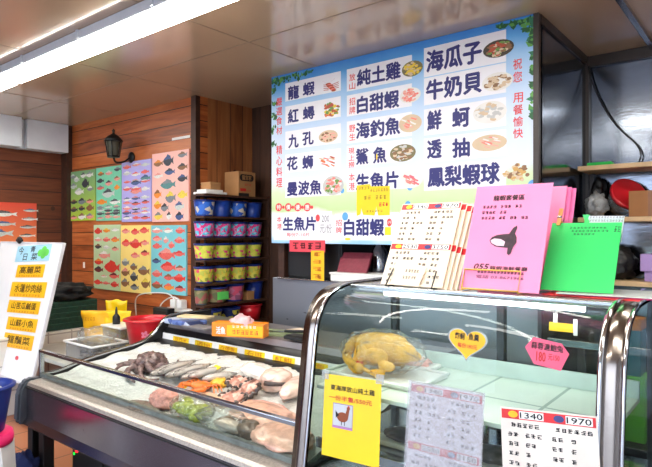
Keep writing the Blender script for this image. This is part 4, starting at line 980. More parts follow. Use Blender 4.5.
YRM = mat('yellow_roe', (240, 182, 50), .3, var=.2, scale=50, bump=.7, bscale=90)
# crab: shell, claws and legs
p = tray_pt(201, 388, .02); t = thing('crab', 'orange cooked crab in front of the silver fish', 'crab', (p.x, p.y, tz(p.y)+.02))
bm = B(); lump(bm, (p.x, p.y, tz(p.y)+.04), (.06, .045, .022), .08, 3, 1, 3); obj('shell', bm, ORM, t)
for s in (-1, 1):
    bm = B(); tube(bm, spline([(p.x+s*.045, p.y-.02, tz(p.y)+.04), (p.x+s*.085, p.y-.05, tz(p.y)+.045), (p.x+s*.06, p.y-.085, tz(p.y)+.04)], 5), .011); lump(bm, (p.x+s*.052, p.y-.092, tz(p.y)+.038), (.017, .026, .012), .1, 3, 2, 3); obj('claw', bm, ORM, t)
    for k in range(3):
        bm = B(); tube(bm, spline([(p.x+s*.05, p.y+.02*k-.01, tz(p.y)+.04), (p.x+s*.09, p.y+.02*k, tz(p.y)+.05), (p.x+s*.125, p.y+.025*k-.02, tz(p.y)+.025)], 4), .006, 6, r1=.003); obj('leg', bm, ORM, t)
o, p, z = meat(220, 383, (.05, .04, .024), YRM, 'lump of yellow roe beside the orange crab', 'fish_roe', .3, .3, 4, cat='fish roe')
# cut fish steaks with dark rim, stacked and overlapping
STK = cells('steak_flesh', [(216, 164, 146), (188, 130, 112), (232, 196, 180), (120, 82, 72)], 45, .3); STKD = mat('steak_rim', (62, 46, 40), .3, var=.5, scale=50, coat=.4)
def steak(px, py, s, rz, tx, label, dz=0):
    p = tray_pt(px, py, .03); t = thing('fish_steak', label, 'fish steak', (p.x, p.y, tz(p.y)+.03+dz), (tx, 0, rz), 'cut fish steaks on the ice')
    out = []
    for k in range(28):
        a = PI*.62+k/27*PI*1.76; r = s*(1+.12*math.cos(2*a)); out.append(V((r*math.cos(a), r*.8*math.sin(a), 0)))
    bm = B(); tube(bm, [q*(1+.12*math.sin(i*1.7))+V((0, 0, .01*math.sin(i*2.3))) for i, q in enumerate(out)], s*.15, 8); obj('skin_rim', bm, STKD, t, world=False)
    bm = B(); lump(bm, (0, 0, 0), (s*.98, s*.8, s*.3), .3, 3, 3, 4); obj('flesh', bm, STK, t, world=False)
steak(232, 397, .062, .4, .35, 'striped fish steak nearest the glass, left of the pair')
steak(249, 391, .066, -.3, .6, 'striped fish steak behind, with a thick dark rim', .02)
steak(238, 384, .05, 1.0, .5, 'small dark rimmed fish steak beside the yellow roe', .02)
meat(258, 371, (.15, .07, .035), FILW, 'long white fillet below the price strip', 'fillet', -.25, .15, 6)
o, p, z = meat(276, 384, (.105, .085, .055), FIL, 'thick pale pink fish chunk with dark skin edge', 'fish_chunk', -.5, .14, 8, cat='fish chunk')
bm = B(); pts = [V((p.x+.118*math.cos(a-.5), p.y+.1*math.sin(a-.5), z+.008)) for a in [(-.9+k*.2) for k in range(10)]]; tube(bm, pts, .012, 8, r1=.006); tag(obj('skin_strip', bm, STKD), 'dark strip of skin along the pale pink chunk', 'skin strip')
meat(296, 388, (.17, .06, .04), FIL, 'pale fillet against the end of the glass case', 'fillet', -1.15, .14, 10)
meat(213, 398, (.11, .03, .018), mat('tan_fillet', (206, 176, 146), .3, var=.2, coat=.3), 'thin tan fish strip just behind the glass rail', 'fillet', -.15, .15, 12)
meat(270, 411, (.16, .055, .024), FILP, 'reddish fillet behind the glass rail near the case', 'fillet', -.15, .2, 14)
SKT = mat('skate_flesh', (216, 168, 146), .3, var=.3, scale=22, coat=.4, bump=.6, bscale=35)
# front row, behind the low glass
meat(142, 406, (.12, .05, .018), mat('flounder_skin', (122, 112, 98), .35, var=.35, scale=60, coat=.3), 'flat mottled grey flounder behind the front glass', 'flounder', -.05, .1, 15, cat='flounder')
meat(164, 403, (.075, .06, .05), ROE, 'rounded pink roe mass behind the front glass', 'fish_roe', .2, .2, 17, cat='fish roe')
# green bag of seaweed grapes
p = tray_pt(192, 411, .03); t = thing('bag_of_greens', 'knotted bag of lime green seaweed in the front row', 'bag', (p.x, p.y, tz(p.y)+.01))
bm = B()
for k in range(16): lump(bm, (p.x+rnd.uniform(-.08, .07), p.y+rnd.uniform(-.045, .045), tz(p.y)+.042+rnd.uniform(-.008, .03)), (rnd.uniform(.025, .04), rnd.uniform(.022, .032), rnd.uniform(.02, .028)), .2, 3, k, 3)
obj('greens', bm, mat('lime_greens', (168, 176, 60), .3, var=.35, scale=50, coat=.3), t)
bm = B(); lump(bm, (p.x, p.y, tz(p.y)+.055), (.125, .082, .055), .2, 3, 9, 4, .75); obj('plastic_wrap', bm, PLASBL, t)
p = tray_pt(226, 424, .03); t = thing('bagged_fish', 'grey fish in a clear bag at the front glass', 'bagged fish', (p.x, p.y, tz(p.y)+.02))
bm = B(); lump(bm, (p.x+.03, p.y, tz(p.y)+.045), (.09, .045, .03), .15, 2, 3, 4, .8); obj('fish_body', bm, BROWNS, t)
bm = B(); lump(bm, (p.x-.02, p.y, tz(p.y)+.055), (.15, .07, .048), .3, 3, 6, 4, .75); obj('plastic_wrap', bm, PLASB, t)
meat(250, 432, (.06, .045, .04), mat('brown_head', (110, 92, 76), .35, var=.4, scale=40, coat=.3), 'brown fish head beside the bagged fish', 'fish_offcut', .2, .2, 19, cat='fish head')
meat(262, 420, (.19, .10, .04), SKT, 'broad pinkish skate wing across the front row', 'skate_wing', -.1, .18, 21, cat='skate wing')
meat(282, 441, (.16, .10, .045), SKT, 'large pale skate piece in the front corner by the case', 'skate_wing', -.2, .18, 23, cat='skate wing')
# tags among the fish
for px, py, lab, rz in ((217, 367, 'small yellow tag clipped on the silver fish', -.2), (163, 384, 'yellow tag tucked under the octopus end of the fish row', .3), (182, 386, 'yellow tag lying under the silver fish heads', .2)):
    p = tray_pt(px, py, .06 if py < 370 else .03); bm = B(); box(bm, (-.028, -.012, 0), (.028, .012, .004), .001); bm.transform(Matrix.Translation((p.x, p.y, tz(p.y)+(.07 if py < 370 else .03))) @ Matrix.Rotation(rz, 4, 'Z') @ Matrix.Rotation(.5, 4, 'X')); tag(obj('price_tag', bm, YELB), lab, 'tag', 'yellow tags in the fish counter')

# ------------------------------------------------------------------ things on the counter's back shelf (z .838)
ZS = .839
def on(px, py, z=ZS): return PZ(px, py, z)
p = on(237, 333, .86); t = thing('snack_carton', 'orange and yellow carton with white letters on the back shelf', 'box', (p.x, p.y, ZS))
Mx = Matrix.Translation((p.x, p.y+.02, ZS)) @ Matrix.Rotation(.42, 4, 'Z')
bm = B(); box(bm, (-.16, -.045, 0), (.17, .045, .082), .004, 0, Mx); obj('carton_body', bm, CARDO, t)
fo = Mx @ V((-.16, -.0456, 0)); rx = Mx.to_3x3() @ V((1, 0, 0)); fr = F(fo, rx, (0, 0, 1))
bm = B(); quad(bm, fr, .10, .008, .225, .062); obj('yellow_panel', bm, YELO, t)
bm = B(); text(bm, fr, '活魚', .03, .09, .015, .06, .002, .03); scrib(bm, fr, .13, .055, .16, .018, 6, .003); obj('lettering', bm, WPAPER, t)
bm = B(); scrib(bm, fr, .13, .018, .17, .025, 6, .003); obj('red_print', bm, REDI, t)
p = on(233, 326, .90); bm = B(); lump(bm, (p.x+.02, p.y+.05, ZS+.06), (.09, .06, .06), .3, 3, 4, 4, .95); tag(obj('plastic_bag', bm, mat('pink_bag', (222, 176, 180), .3, var=.2, scale=20)), 'puffed pink plastic bag behind the orange carton', 'plastic bag')
p = on(172, 321, .86)
bm = B(); box(bm, (p.x-.07, p.y-.02, ZS+.001), (p.x+.2, p.y+.14, ZS+.035), .01); tag(obj('food_pack', bm, cells('blue_pack', [(70, 90, 150), (96, 120, 180), (180, 190, 210), (60, 70, 110)], 20, seed=3)), 'blue and white wrapped packs on the left of the back shelf', 'pack')
p = on(192, 318, .875); bm = B(); M = Matrix.Translation((p.x, p.y+.03, ZS+.036)) @ Matrix.Rotation(.3, 4, 'Z'); box(bm, (-.12, -.05, 0), (.12, .05, .012), .003, 0, M); box(bm, (-.11, -.04, .012), (.11, .04, .014), 0, 0, M); tag(obj('foam_tray', bm, mat('beige_tray', (226, 206, 160), .5)), 'beige tray lying on the wrapped packs', 'tray')
p = on(196, 329, ZS); bm = B(); box(bm, (p.x-.14, p.y-.01, ZS+.0005), (p.x+.1, p.y+.09, ZS+.012), .003); tag(obj('notepad', bm, mat('grey_pad', (120, 116, 118), .5)), 'grey pad between the wrapped packs and the orange carton', 'notepad')
p = on(282, 335, ZS); bm = B(); M = Matrix.Translation((p.x, p.y+.02, ZS+.0005)) @ Matrix.Rotation(.2, 4, 'Z'); box(bm, (-.17, -.08, 0), (.14, .1, .008), .002, 0, M); tag(obj('chopping_mat', bm, mat('green_mat', (128, 142, 104), .5, var=.15)), 'thin green chopping mat on the back shelf', 'mat')
t = thing('knife', 'knife with a black handle on the green mat', 'knife', (p.x, p.y+.03, ZS+.01))
M = Matrix.Translation((p.x, p.y+.05, ZS+.009)) @ Matrix.Rotation(.5, 4, 'Z')
bm = B(); prism(bm, [M @ V(q) for q in ((-.02, -.014, .004), (-.18, -.008, .004), (-.2, .01, .004), (-.02, .014, .004))], (0, 0, .002)); obj('blade', bm, CHROME, t)
bm = B(); box(bm, (-.02, -.012, 0), (.1, .012, .016), .005, 0, M); obj('handle', bm, BLACK, t)
p = on(297, 341, ZS); bm = B(); box(bm, (p.x-.07, p.y-.04, ZS+.009), (p.x+.07, p.y+.05, ZS+.03), .006); box(bm, (p.x-.06, p.y-.03, ZS+.03), (p.x+.06, p.y+.04, ZS+.034), .002); tag(obj('black_tray', bm, BLACK), 'small black tray at the right end of the back shelf', 'tray')
p = on(296, 333, ZS); bm = B(); M = Matrix.Translation((p.x, p.y+.05, ZS+.001)) @ Matrix.Rotation(-.3, 4, 'Z'); box(bm, (-.1, -.05, 0), (.1, .05, .006), .001, 0, M); tag(obj('receipt_pad', bm, CREAM), 'cream paper pad behind the black tray', 'paper pad')

# ------------------------------------------------------------------ stool and blue bucket at the far left
t = thing('stool', 'white plastic stool with a hot pink seat beside the fish counter', 'stool', (-3.12, 1.10, 0))
sx, sy = -3.12, 1.10
bm = B(); lathe(bm, [(.12, .395), (.15, .395), (.155, .42), (.15, .445), (.14, .452), (.02, .452)], (sx, sy, 0), 28); obj('seat', bm, mat('hot_pink_plastic', (240, 40, 110), .35), t)
for k in range(4):
    a = PI/4+k*PI/2; bm = B(); d = V((math.cos(a), math.sin(a), 0)); e = V((-d.y, d.x, 0)); c = V((sx, sy, 0))
    pr = [c+d*.17-e*.05, c+d*.17+e*.05, c+d*.155+e*.05, c+d*.155-e*.05]; tp = [c+d*.135-e*.075+V((0, 0, .396)), c+d*.135+e*.075+V((0, 0, .396)), c+d*.12+e*.075+V((0, 0, .396)), c+d*.12-e*.075+V((0, 0, .396))]
    a1 = [bm.verts.new(q) for q in pr]; b1 = [bm.verts.new(q) for q in tp]; bm.faces.new(a1); bm.faces.new(b1[::-1])
    for i in range(4): bm.faces.new((a1[i], a1[(i+1) % 4], b1[(i+1) % 4], b1[i]))
    obj('leg', bm, WPLAS, t)
bk = basin((sx, sy, .453), .15, .235, BLUED, 'deep blue bucket standing on the pink seated stool', 'bucket', 1.08)
bm = B(); lump(bm, (sx, sy, .453+.17), (.125, .125, .05), .2, 3, 3, 4); tag(obj('ice_heap', bm, ICE), 'pale ice filling the blue bucket', 'ice', None, 'stuff')

# ------------------------------------------------------------------ curved glass case
KX0, KX1, KI0, KI1 = -1.314, -.286, -1.25, -.35
PR = [(1.436, .60), (1.446, .656), (1.478, .885), (1.508, 1.10), (1.530, 1.165), (1.565, 1.212), (1.61, 1.238), (1.67, 1.252), (1.72, 1.256)]
PR = [(q.x, q.y) for q in spline([V((a, b, 0)) for a, b in PR], 4)]
KB = 2.08
t = thing('glass_case', 'curved front glass display case with steel end arches', 'display case', ((KX0+KX1)/2, 1.75, 0)); KC = t
bm = B(); strip(bm, PR, -.006, KI0, KI1); obj('curved_glass', bm, GLASSC, t)
for xa, xb, s in ((KX0, KI0, 1), (KI1, KX1, -1)):
    bm = B(); strip(bm, PR+[(2.08, 1.258)], .008, xa, xb); obj('end_arch', bm, CHROMED, t)
    xe = xb-.012 if s == 1 else xa
    bm = B(); strip(bm, PR+[(2.08, 1.258)], .012, xe, xe+.012); obj('arch_trim', bm, CHROME, t)
    if s == -1: bm = B(); strip(bm, PR+[(2.08, 1.258)], .012, xb-.008, xb); obj('arch_trim', bm, CHROME, t)
    xs = xa+.02 if s == 1 else xb-.03
    bm = B(); prism(bm, [(xs, a+.012, b-.012) for a, b in PR]+[(xs, 2.05, 1.24), (xs, 2.05, .62)], (.006, 0, 0)); obj('end_glass', bm, GLASSE, t)
bm = B(); box(bm, (KI0, 1.69, 1.248), (KI1, KB, 1.262), .003); obj('top_plate', bm, steel('top_steel', (190, 196, 198), .2, metal=.9), t)
bm = B(); box(bm, (KX0, 1.45, 0), (KX1, KB, .60), .006); obj('base', bm, STEEL, t)
for x in (KX0+.015, -.83, KX1-.045):
    bm = B(); box(bm, (x, KB-.03, .60), (x+.03, KB, 1.25), .003); obj('back_post', bm, mat('dark_post', (52, 60, 66), .4), t)
bm = B(); box(bm, (KX0+.04, KB-.018, .61), (KX1-.04, KB-.012, 1.245)); obj('back_glass', bm, GLASSE, t)
TRAYM = tiles('tray_panels', (222, 234, 222), (170, 186, 176), .24, .3, 'xy', .25)
bm = B(); box(bm, (KI0-.02, 1.52, .905), (KI1, 2.03, .92), .003); obj('shelf', bm, TRAYM, t)
bm = B(); box(bm, (KI0-.02, 2.03, .905), (KI1, 2.045, .975), .003); obj('shelf_rim', bm, mat('rim_mint', (206, 222, 214), .3), t)
bm = B(); box(bm, (KI0-.02, 1.53, .70), (KI1+.02, 2.04, .712), .003); box(bm, (KI0-.02, 1.515, .70), (KI1+.02, 1.53, .735), .003); obj('lower_shelf', bm, STEEL, t)
bm = B(); tube(bm, [(KI0+.1, 1.78, 1.229), (KI1-.1, 1.78, 1.229)], .012, 10); obj('lamp_tube', bm, LED, t)
bm = B(); box(bm, (KI0, 1.75, 1.236), (KI1, 1.81, 1.248), .003); obj('lamp_holder', bm, WHITE, t)

GN = V((0, 1, -.135)).normalized(); GO = V((0, 1.446-.0095, .656))
def gpt(px, py, d=0): return PP(px, py, GO-GN*d, GN)
gu = V((0, .135, 1)).normalized()
def gframe(x0, y0, x1, y1):
    """frame on the sloping glass; (x0,y0) top left pixel, (x1,y1) top right"""
    a, b = gpt(x0, y0, .002), gpt(x1, y1, .002); r = (b-a); w = r.length; r.normalize()
    u = (gu-r*gu.dot(r)).normalized(); return a, r, u, w
# yellow chicken notice
a, r, u, w = gframe(325, 373.5, 381.5, 381); h = .262; fr = F(a-u*h, r, u)
t = thing('glass_notice', 'yellow free range chicken notice with a hen picture on the glass', 'notice', fr.o)
bm = B(); slab(bm, fr, w, h, .001); obj('paper', bm, YELB, t)
bm = B(); text(bm, fr, '東海岸放山純土雞', w*.12, w*.9, h*.81, h*.88, bold=.02); obj('lettering', bm, INK, t)
bm = B(); text(bm, fr, '一份半隻/550元', w*.1, w*.86, h*.69, h*.755, bold=.02); obj('red_lettering', bm, REDI, t)
bm = B(); quad(bm, fr, w*.18, h*.36, w*.36, h*.3, .001, 0); quad(bm, fr, w*.19, h*.39, w*.34, h*.26, .0014, 1); quad(bm, fr, w*.18, h*.36, w*.36, h*.022, .0016, 4)
cu, cv = w*.36, h*.5
disc(bm, fr, cu, cv, w*.1, h*.06, .0018, 2, 16); poly(bm, [fr.p(cu+w*.04, cv+h*.02, .0019), fr.p(cu+w*.1, cv-h*.0, .0019), fr.p(cu+w*.12, cv+h*.1, .0019), fr.p(cu+w*.08, cv+h*.12, .0019)], 2); disc(bm, fr, cu+w*.1, cv+h*.115, w*.03, h*.02, .002, 2); disc(bm, fr, cu+w*.105, cv+h*.137, w*.018, h*.01, .0021, 3)
poly(bm, [fr.p(cu-w*.06, cv+h*.02, .0019), fr.p(cu-w*.13, cv+h*.07, .0019), fr.p(cu-w*.12, cv-h*.02, .0019)], 5)
for q in (-.02, .035): poly(bm, [fr.p(cu+w*q, cv-h*.05, .0019), fr.p(cu+w*(q+.012), cv-h*.05, .0019), fr.p(cu+w*(q+.012), cv-h*.1, .0019), fr.p(cu+w*q, cv-h*.1, .0019)], 5)
obj('hen_picture', bm, [mat('pic_border', (150, 130, 170), .4), mat('pic_grey', (196, 200, 206), .4), mat('hen_brown', (142, 66, 26), .5), REDI, mat('pic_violet', (190, 120, 190), .4), INK], t)
bm = B(); slab(bm, F(fr.p(-.012, h-.018, .002), r, u), .03, .03, .0006); slab(bm, F(fr.p(w-.02, h-.01, .002), r, u), .03, .03, .0006); obj('clear_tape', bm, glass('tape', (240, 240, 236), 1.5, .2, haze=.2), t)
# the two set-menu sheets behind the glass front
def menu_half(bmR, bmI, fr, u0, v0, w, h, p1, p2, ms, big=.14):
    """one red price band with two prices and two columns of dishes beneath"""
    hb = h*big
    quad(bmR, fr, u0, v0+h-hb, w, hb, .001)
    for k, pr in enumerate((p1, p2)):
        x = u0+w*(.03+.5*k)
        quad(ms, fr, x+w*.17, v0+h-hb*.9, w*.27, hb*.8, .0014, 0); disc(ms, fr, x+w*.1, v0+h-hb*.5, w*.055, hb*.36, .0014, 1+k)
        text(bmI, fr, pr, x+w*.18, x+w*.43, v0+h-hb*.82, v0+h-hb*.2, .002, .025)
    for k in range(2):
        for j in range(6):
            y = v0+h*(1-big-.14*(j+1)+.02); n0 = rnd.randint(4, 6)
            scrib(bmI, fr, u0+w*(.06+.48*k)+ (.04*w if j == 0 else 0), y, w*.065*n0, h*.062, n0, .0012, 0, .14, gap=(2,) if j else ())
def set_menu(name, label, fr, w, h, halves, cat, group, paper=CREAM):
    t = thing(name, label, cat, fr.o, group=group)
    bm = B(); slab(bm, fr, w, h, .0012); obj('sheet', bm, paper, t)
    k = len(halves)
    for i, (p1, p2) in enumerate(halves):
        bR, bI, bM = B(), B(), B(); menu_half(bR, bI, fr, .003, h-(i+1)*h/k+.004, w-.006, h/k-.008, p1, p2, bM)
        rb_ = obj('red_band', bR, REDP, t); obj('price_patch', bM, [WPAPER, YELO, mat('navy_badge', (50, 56, 120), .4)], rb_); obj('lettering', bI, INK, t)
    return t
a, r, u, w = gframe(411, 382, 483.5, 395); h = .33; fr = F(a-u*h, r, u)
set_menu('glass_menu', 'plastic covered set menu sheet in the middle of the curved glass', fr, w, h, [('1340', '1970'), ('2530', '3150')], 'menu sheet', 'set menu sheets on the glass', mat('menu_white', (236, 230, 232), .4))
bm = B(); bx = F(fr.p(-.006, -.006, .004), r, u); slab(bm, bx, w+.012, h+.012, .0006); tag(obj('clear_sleeve', bm, glass('sleeve', (238, 238, 240), 1.4, .16, haze=.22, hazecol=(240, 240, 244), wr=.5)), 'clear plastic sleeve over the middle menu sheet', 'sleeve')
a, r, u, w = gframe(500.5, 406.5, 597, 416.5); h = .36; fr = F(a-u*h, r, u)
set_menu('glass_menu', 'set menu sheet beside the right end arch of the case', fr, w, h, [('1340', '1970'), ('2530', '3150')], 'menu sheet', 'set menu sheets on the glass', mat('menu_offwhite', (238, 228, 216), .4))
# heart and hexagon price cards
def outline_card(name, label, pts, m1, edge, cat, texts, c):
    fr = F(c, (1, 0, -.03), gu)
    t = thing(name, label, cat, fr.o)
    bm = B(); prism(bm, [fr.p(x*1.1, y*1.1, .0) for x, y in pts], fr.n*-.001); obj('clear_edge', bm, edge, t)
    bm = B(); prism(bm, [fr.p(x, y, .001) for x, y in pts], fr.n*-.0009); obj('card', bm, m1, t)
    for nm, mm, lst in texts:
        bm = B()
        for s, u0, u1, v0, v1 in lst: text(bm, fr, s, u0, u1, v0, v1, .0016, .025)
        obj(nm, bm, mm, t)
c = gpt(467, 342.5, .002); hw = (gpt(485, 342, .002)-gpt(449, 342, .002)).length/2
hp = []
for k in range(40):
    q = 2*PI*k/40; hp.append((hw*math.sin(q)**3*1.0, hw*.78*(13*math.cos(q)-5*math.cos(2*q)-2*math.cos(3*q)-math.cos(4*q))/15))
outline_card('price_heart', 'yellow heart shaped price card on the curved glass', hp, YELO, glass('card_film', (240, 244, 240), 1.2, .1, haze=.35), 'price card', [('lettering', INK, [('炸蚵', -hw*.68, -hw*.12, hw*.1, hw*.48), ('魚羹', hw*.08, hw*.66, hw*.14, hw*.5)]), ('red_lettering', REDI, [('每份180元', -hw*.5, hw*.58, -hw*.3, -hw*.05)])], c)
c = gpt(546.5, 352.5, .002); hw = (gpt(566.5, 352, .002)-gpt(526.5, 352, .002)).length/2
outline_card('price_hexagon', 'hot pink six sided price card on the curved glass', [(-hw, hw*.1), (-hw*.62, hw*.62), (hw*.66, hw*.5), (hw, hw*.08), (hw*.66, -hw*.72), (-hw*.55, -hw*.62)], HOTP, HOTP, 'price card', [('lettering', INK, [('蒜蓉溏鮑兔', -hw*.78, hw*.82, hw*.1, hw*.46)]), ('red_lettering', REDI, [('180', -hw*.5, -hw*.02, -hw*.5, hw*.0), ('元150', hw*.1, hw*.66, -hw*.36, -hw*.04)])], c)
# yellow hanging card inside
p = PY(561, 327, 1.80); bm = B(); fr = F((p.x-.036, 1.80, p.z-.014), (1, 0, 0), (0, .1, 1)); slab(bm, fr, .075, .026, .002); tag(obj('hanging_card', bm, YELO), 'small yellow card hanging inside the case under the lamp', 'price card')
bm = B(); slab(bm, F(fr.p(.012, .024, -.001), (1, 0, 0), (0, 0, 1)), .012, .03, .001); slab(bm, F(fr.p(.072, -.008, .0005), (1, 0, 0), (0, 0, 1)), .012, .05, .001); tag(obj('tape_strip', bm, WPAPER), 'white tape holding the small yellow card inside the case', 'tape')

# ------------------------------------------------------------------ chicken on its tray inside the case
KZ = .921
p = PZ(378, 384, KZ)
c = V((p.x-.045, p.y+.10, KZ))
bm = B(); box(bm, (c.x-.18, c.y-.12, KZ), (c.x+.2, c.y+.13, KZ+.012), .005)
tube(bm, [(c.x-.18, c.y-.12, KZ+.015), (c.x+.2, c.y-.12, KZ+.015), (c.x+.2, c.y+.13, KZ+.015), (c.x-.18, c.y+.13, KZ+.015), (c.x-.18, c.y-.12, KZ+.015)], .007, 6)
tag(obj('foam_tray', bm, WPLAS), 'white tray under the whole chicken in the case', 'tray')
t = thing('whole_chicken', 'whole yellow plucked chicken in clear wrap inside the glass case', 'chicken', (c.x, c.y, KZ+.013), (0, 0, .15)); t.scale = (.88, .95, .98)
CH = mat('chicken_skin', (230, 170, 22), .34, var=.2, scale=18, bump=.6, bscale=70, coat=.35, sss=.08)
CHD = mat('chicken_shank', (206, 158, 60), .4, var=.25, scale=40, bump=.4)
body = meta([((-.03, 0, .085), (.085, .062, .062)), ((.04, .004, .092), (.08, .052, .054)), ((.10, 0, .085), (.05, .036, .036)), ((.145, 0, .076), (.026, .018, .017)),
             ((-.085, 0, .095), (.045, .048, .045)), ((.01, 0, .135), (.09, .016, .016))], .010)
obj('body', body, CH, t, world=False)
for s in (-1, 1):
    w_ = meta([((.0, s*.062, .075), (.055, .018, .03)), ((.055, s*.078, .045), (.038, .016, .019)), ((.02, s*.092, .022), (.036, .012, .013))], .008); obj('wing', w_, CH, t, world=False)
    l_ = meta([((-.07, s*.055, .07), (.036, .026, .04)), ((-.095, s*.075, .035), (.028, .02, .024)), ((-.07, s*.09, .022), (.03, .016, .016))], .008); obj('thigh', l_, CH, t, world=False)
    bm = B(); tube(bm, spline([(-.07, s*.09, .024), (-.03, s*.104, .03), (.0, s*.108, .022)], 5), .010, 8, r1=.007)
    for q in (-.35, .1, .5): tube(bm, spline([(.0, s*.108, .020), (.025, s*(.108+.03*q), .018), (.045, s*(.108+.04*q), .006)], 3), .0055, 6, r1=.0025)
    obj('foot', bm, CHD, t, world=False)
bm = B(); tube(bm, spline([(-.09, 0, .11), (-.122, -.02, .108), (-.135, -.05, .085), (-.125, -.08, .062), (-.095, -.1, .048), (-.065, -.106, .04)], 5), .028, 10, r1=.013); lump(bm, (-.055, -.108, .036), (.024, .016, .018), .05, 2, 1, 3); tube(bm, [(-.035, -.11, .034), (-.012, -.112, .028)], .006, 6, r1=.002); obj('neck', bm, CHD, t, world=False)
bm = B(); prism(bm, [(-.07, -.108, .052), (-.06, -.108, .062), (-.05, -.108, .055), (-.04, -.108, .062), (-.035, -.108, .05)], (0, .004, 0)); obj('comb', bm, REDI, t, world=False)
bm = B(); lump(bm, (-.005, 0, .082), (.185, .122, .08), .14, 3.2, 3, 5, .97); obj('plastic_wrap', bm, PLASBL, t, world=False)
# a few packed trays on the shelves
def foam(x, y, z, l, w, m, label, rz=0):
    t = thing('packed_tray', label, 'tray', (x, y, z), (0, 0, rz), 'packed trays in the glass case')
    bm = B(); box(bm, (-l/2, -w/2, .001), (l/2, w/2, .018), .005); obj('foam_base', bm, WPLAS, t, world=False)
    bm = B(); lump(bm, (0, 0, .028), (l*.42, w*.4, .02), .25, 3, x*10, 3, .6); obj('food', bm, m, t, world=False)
foam(-1.12, 1.94, KZ, .18, .12, FILP, 'small tray of pink fish at the left end of the upper shelf')
foam(-1.0, 1.72, .713, .24, .16, mat('dark_food', (70, 60, 56), .4, var=.4, scale=30), 'tray of dark food on the lower shelf under the chicken')
foam(-.72, 1.74, .713, .24, .16, mat('grey_food', (130, 124, 120), .35, var=.4, scale=30), 'tray of grey fish on the lower shelf in the middle')
t = thing('steel_tin', 'round steel tin on the lower shelf left of the set menu', 'tin', (-.86, 1.9, .713))
bm = B(); lathe(bm, [(.06, 0), (.07, .004), (.07, .09), (.066, .09), (.062, .008)], (-.87, 1.9, .713), 24); obj('tin_body', bm, CHROME, t)
bm = B(); lathe(bm, [(.072, .088), (.072, .1), (.06, .106), (.002, .106)], (-.87, 1.9, .713), 24); obj('lid', bm, CHROMED, t)
# cart with packs behind the right end of the case
t = thing('side_cart', 'narrow dark cart behind the right end of the glass case', 'cart', (-.4, 2.4, 0))
bm = B(); box(bm, (-.62, 2.2, .67), (-.12, 2.6, .70), .004); obj('cart_top', bm, BLACK, t)
for x in (-.6, -.16):
    for y in (2.22, 2.56):
        bm = B(); box(bm, (x, y, 0), (x+.02, y+.02, .67), .002); obj('leg', bm, BLACK, t)
bm = B(); box(bm, (-.45, 2.26, .701), (-.37, 2.38, .935), .004); box(bm, (-.449, 2.2595, .76), (-.371, 2.2598, .80)); tag(obj('green_carton', bm, mat('pack_green', (110, 200, 60), .4)), 'bright green carton on the cart behind the right arch', 'box')
t = thing('teal_box', 'teal box with an orange top stacked on the green carton', 'box', (-.41, 2.32, .936))
bm = B(); box(bm, (-.445, 2.27, .936), (-.385, 2.37, 1.10), .003); obj('box_body', bm, mat('pack_teal', (30, 110, 130), .4), t)
bm = B(); box(bm, (-.446, 2.269, 1.10), (-.384, 2.371, 1.14), .003); obj('box_top', bm, mat('pack_orange', (236, 130, 40), .4), t)

# ------------------------------------------------------------------ menus standing on the case
ZT = 1.2625
def lean(xl, xr, zb, yb, yt_, h, n_dx=0):
    """frame for a sheet leaning back: bottom at yb, top at yt_"""
    u = V((n_dx, yt_-yb, 0)); hh = math.sqrt(max(1e-6, h*h-u.length_squared)); u.z = hh
    return F((xl, yb, zb), (xr-xl, 0, 0), u)
# stack of set menus
fr = lean(-1.135, -.874, ZT+.006, 1.72, 1.875, .335)
fr.r = V((1, -.07, 0)).normalized(); fr.n = fr.r.cross(fr.u).normalized()
mw, mh = .258, .335
for k in range(5):
    kk = 4-k
    f2 = F(fr.o-fr.n*(.004+.007*kk)+V((.012*kk, .004*kk, 0)), fr.r+fr.u*(-.012*kk), fr.u+fr.r*(.012*kk))
    if kk == 0:
        set_menu('set_menu', 'front cream set menu with red price bands in the leaning stack', f2, mw, mh, [('1340', '1970'), ('2530', '3150')], 'menu', 'leaning stack of set menus')
    else:
        t = thing('set_menu', 'cream set menu in the leaning stack, %s behind the front one' % ['', 'first', 'second', 'third', 'fourth'][kk], 'menu', f2.o, group='leaning stack of set menus')
        bm = B(); slab(bm, f2, mw, mh, .0015); obj('sheet', bm, CREAM, t)
        for q in (.92, .43): bm = B(); slab(bm, F(f2.p(.003, mh*q, .0008), f2.r, f2.u), mw-.006, mh*.068, .0006); obj('red_band', bm, REDP, t)
f2 = F(fr.p(.05, -.004, .006), fr.r, fr.u); t = thing('paper_slip', 'small cream paper slip clipped low on the set menu stack', 'paper slip', f2.o)
bm = B(); prism(bm, [f2.p(0, .0), f2.p(.12, -.0), f2.p(.135, .075), f2.p(.0, .10)], f2.n*-.001); obj('paper', bm, CREAM, t)
bm = B(); scrib(bm, f2, .05, .05, .06, .012, 5); scrib(bm, f2, .045, .025, .06, .012, 5); obj('lettering', bm, INK, t)
t = thing('wire_stand', 'black wire stand holding the leaning set menus', 'menu stand', (-1.0, 1.74, ZT))
for x in (-1.085, -.905):
    bm = B(); o_ = fr.p(x+1.135, .0, .010); tube(bm, spline([(x, 1.90, ZT+.003), (x, 1.80, ZT+.003), (x, 1.69, ZT+.003), (x, 1.688, ZT+.012), o_+fr.u*.055], 5), .0028, 6); obj('wire_arm', bm, BLACK, t)
bm = B(); tube(bm, [(-1.085, 1.885, ZT+.003), (-.905, 1.885, ZT+.003)], .0028, 6); tube(bm, [(-1.085, 1.885, ZT+.003), (-1.06, 1.94, ZT+.2)], .0028, 6); tube(bm, [(-.905, 1.885, ZT+.003), (-.93, 1.94, ZT+.2)], .0028, 6); obj('wire_back', bm, BLACK, t)
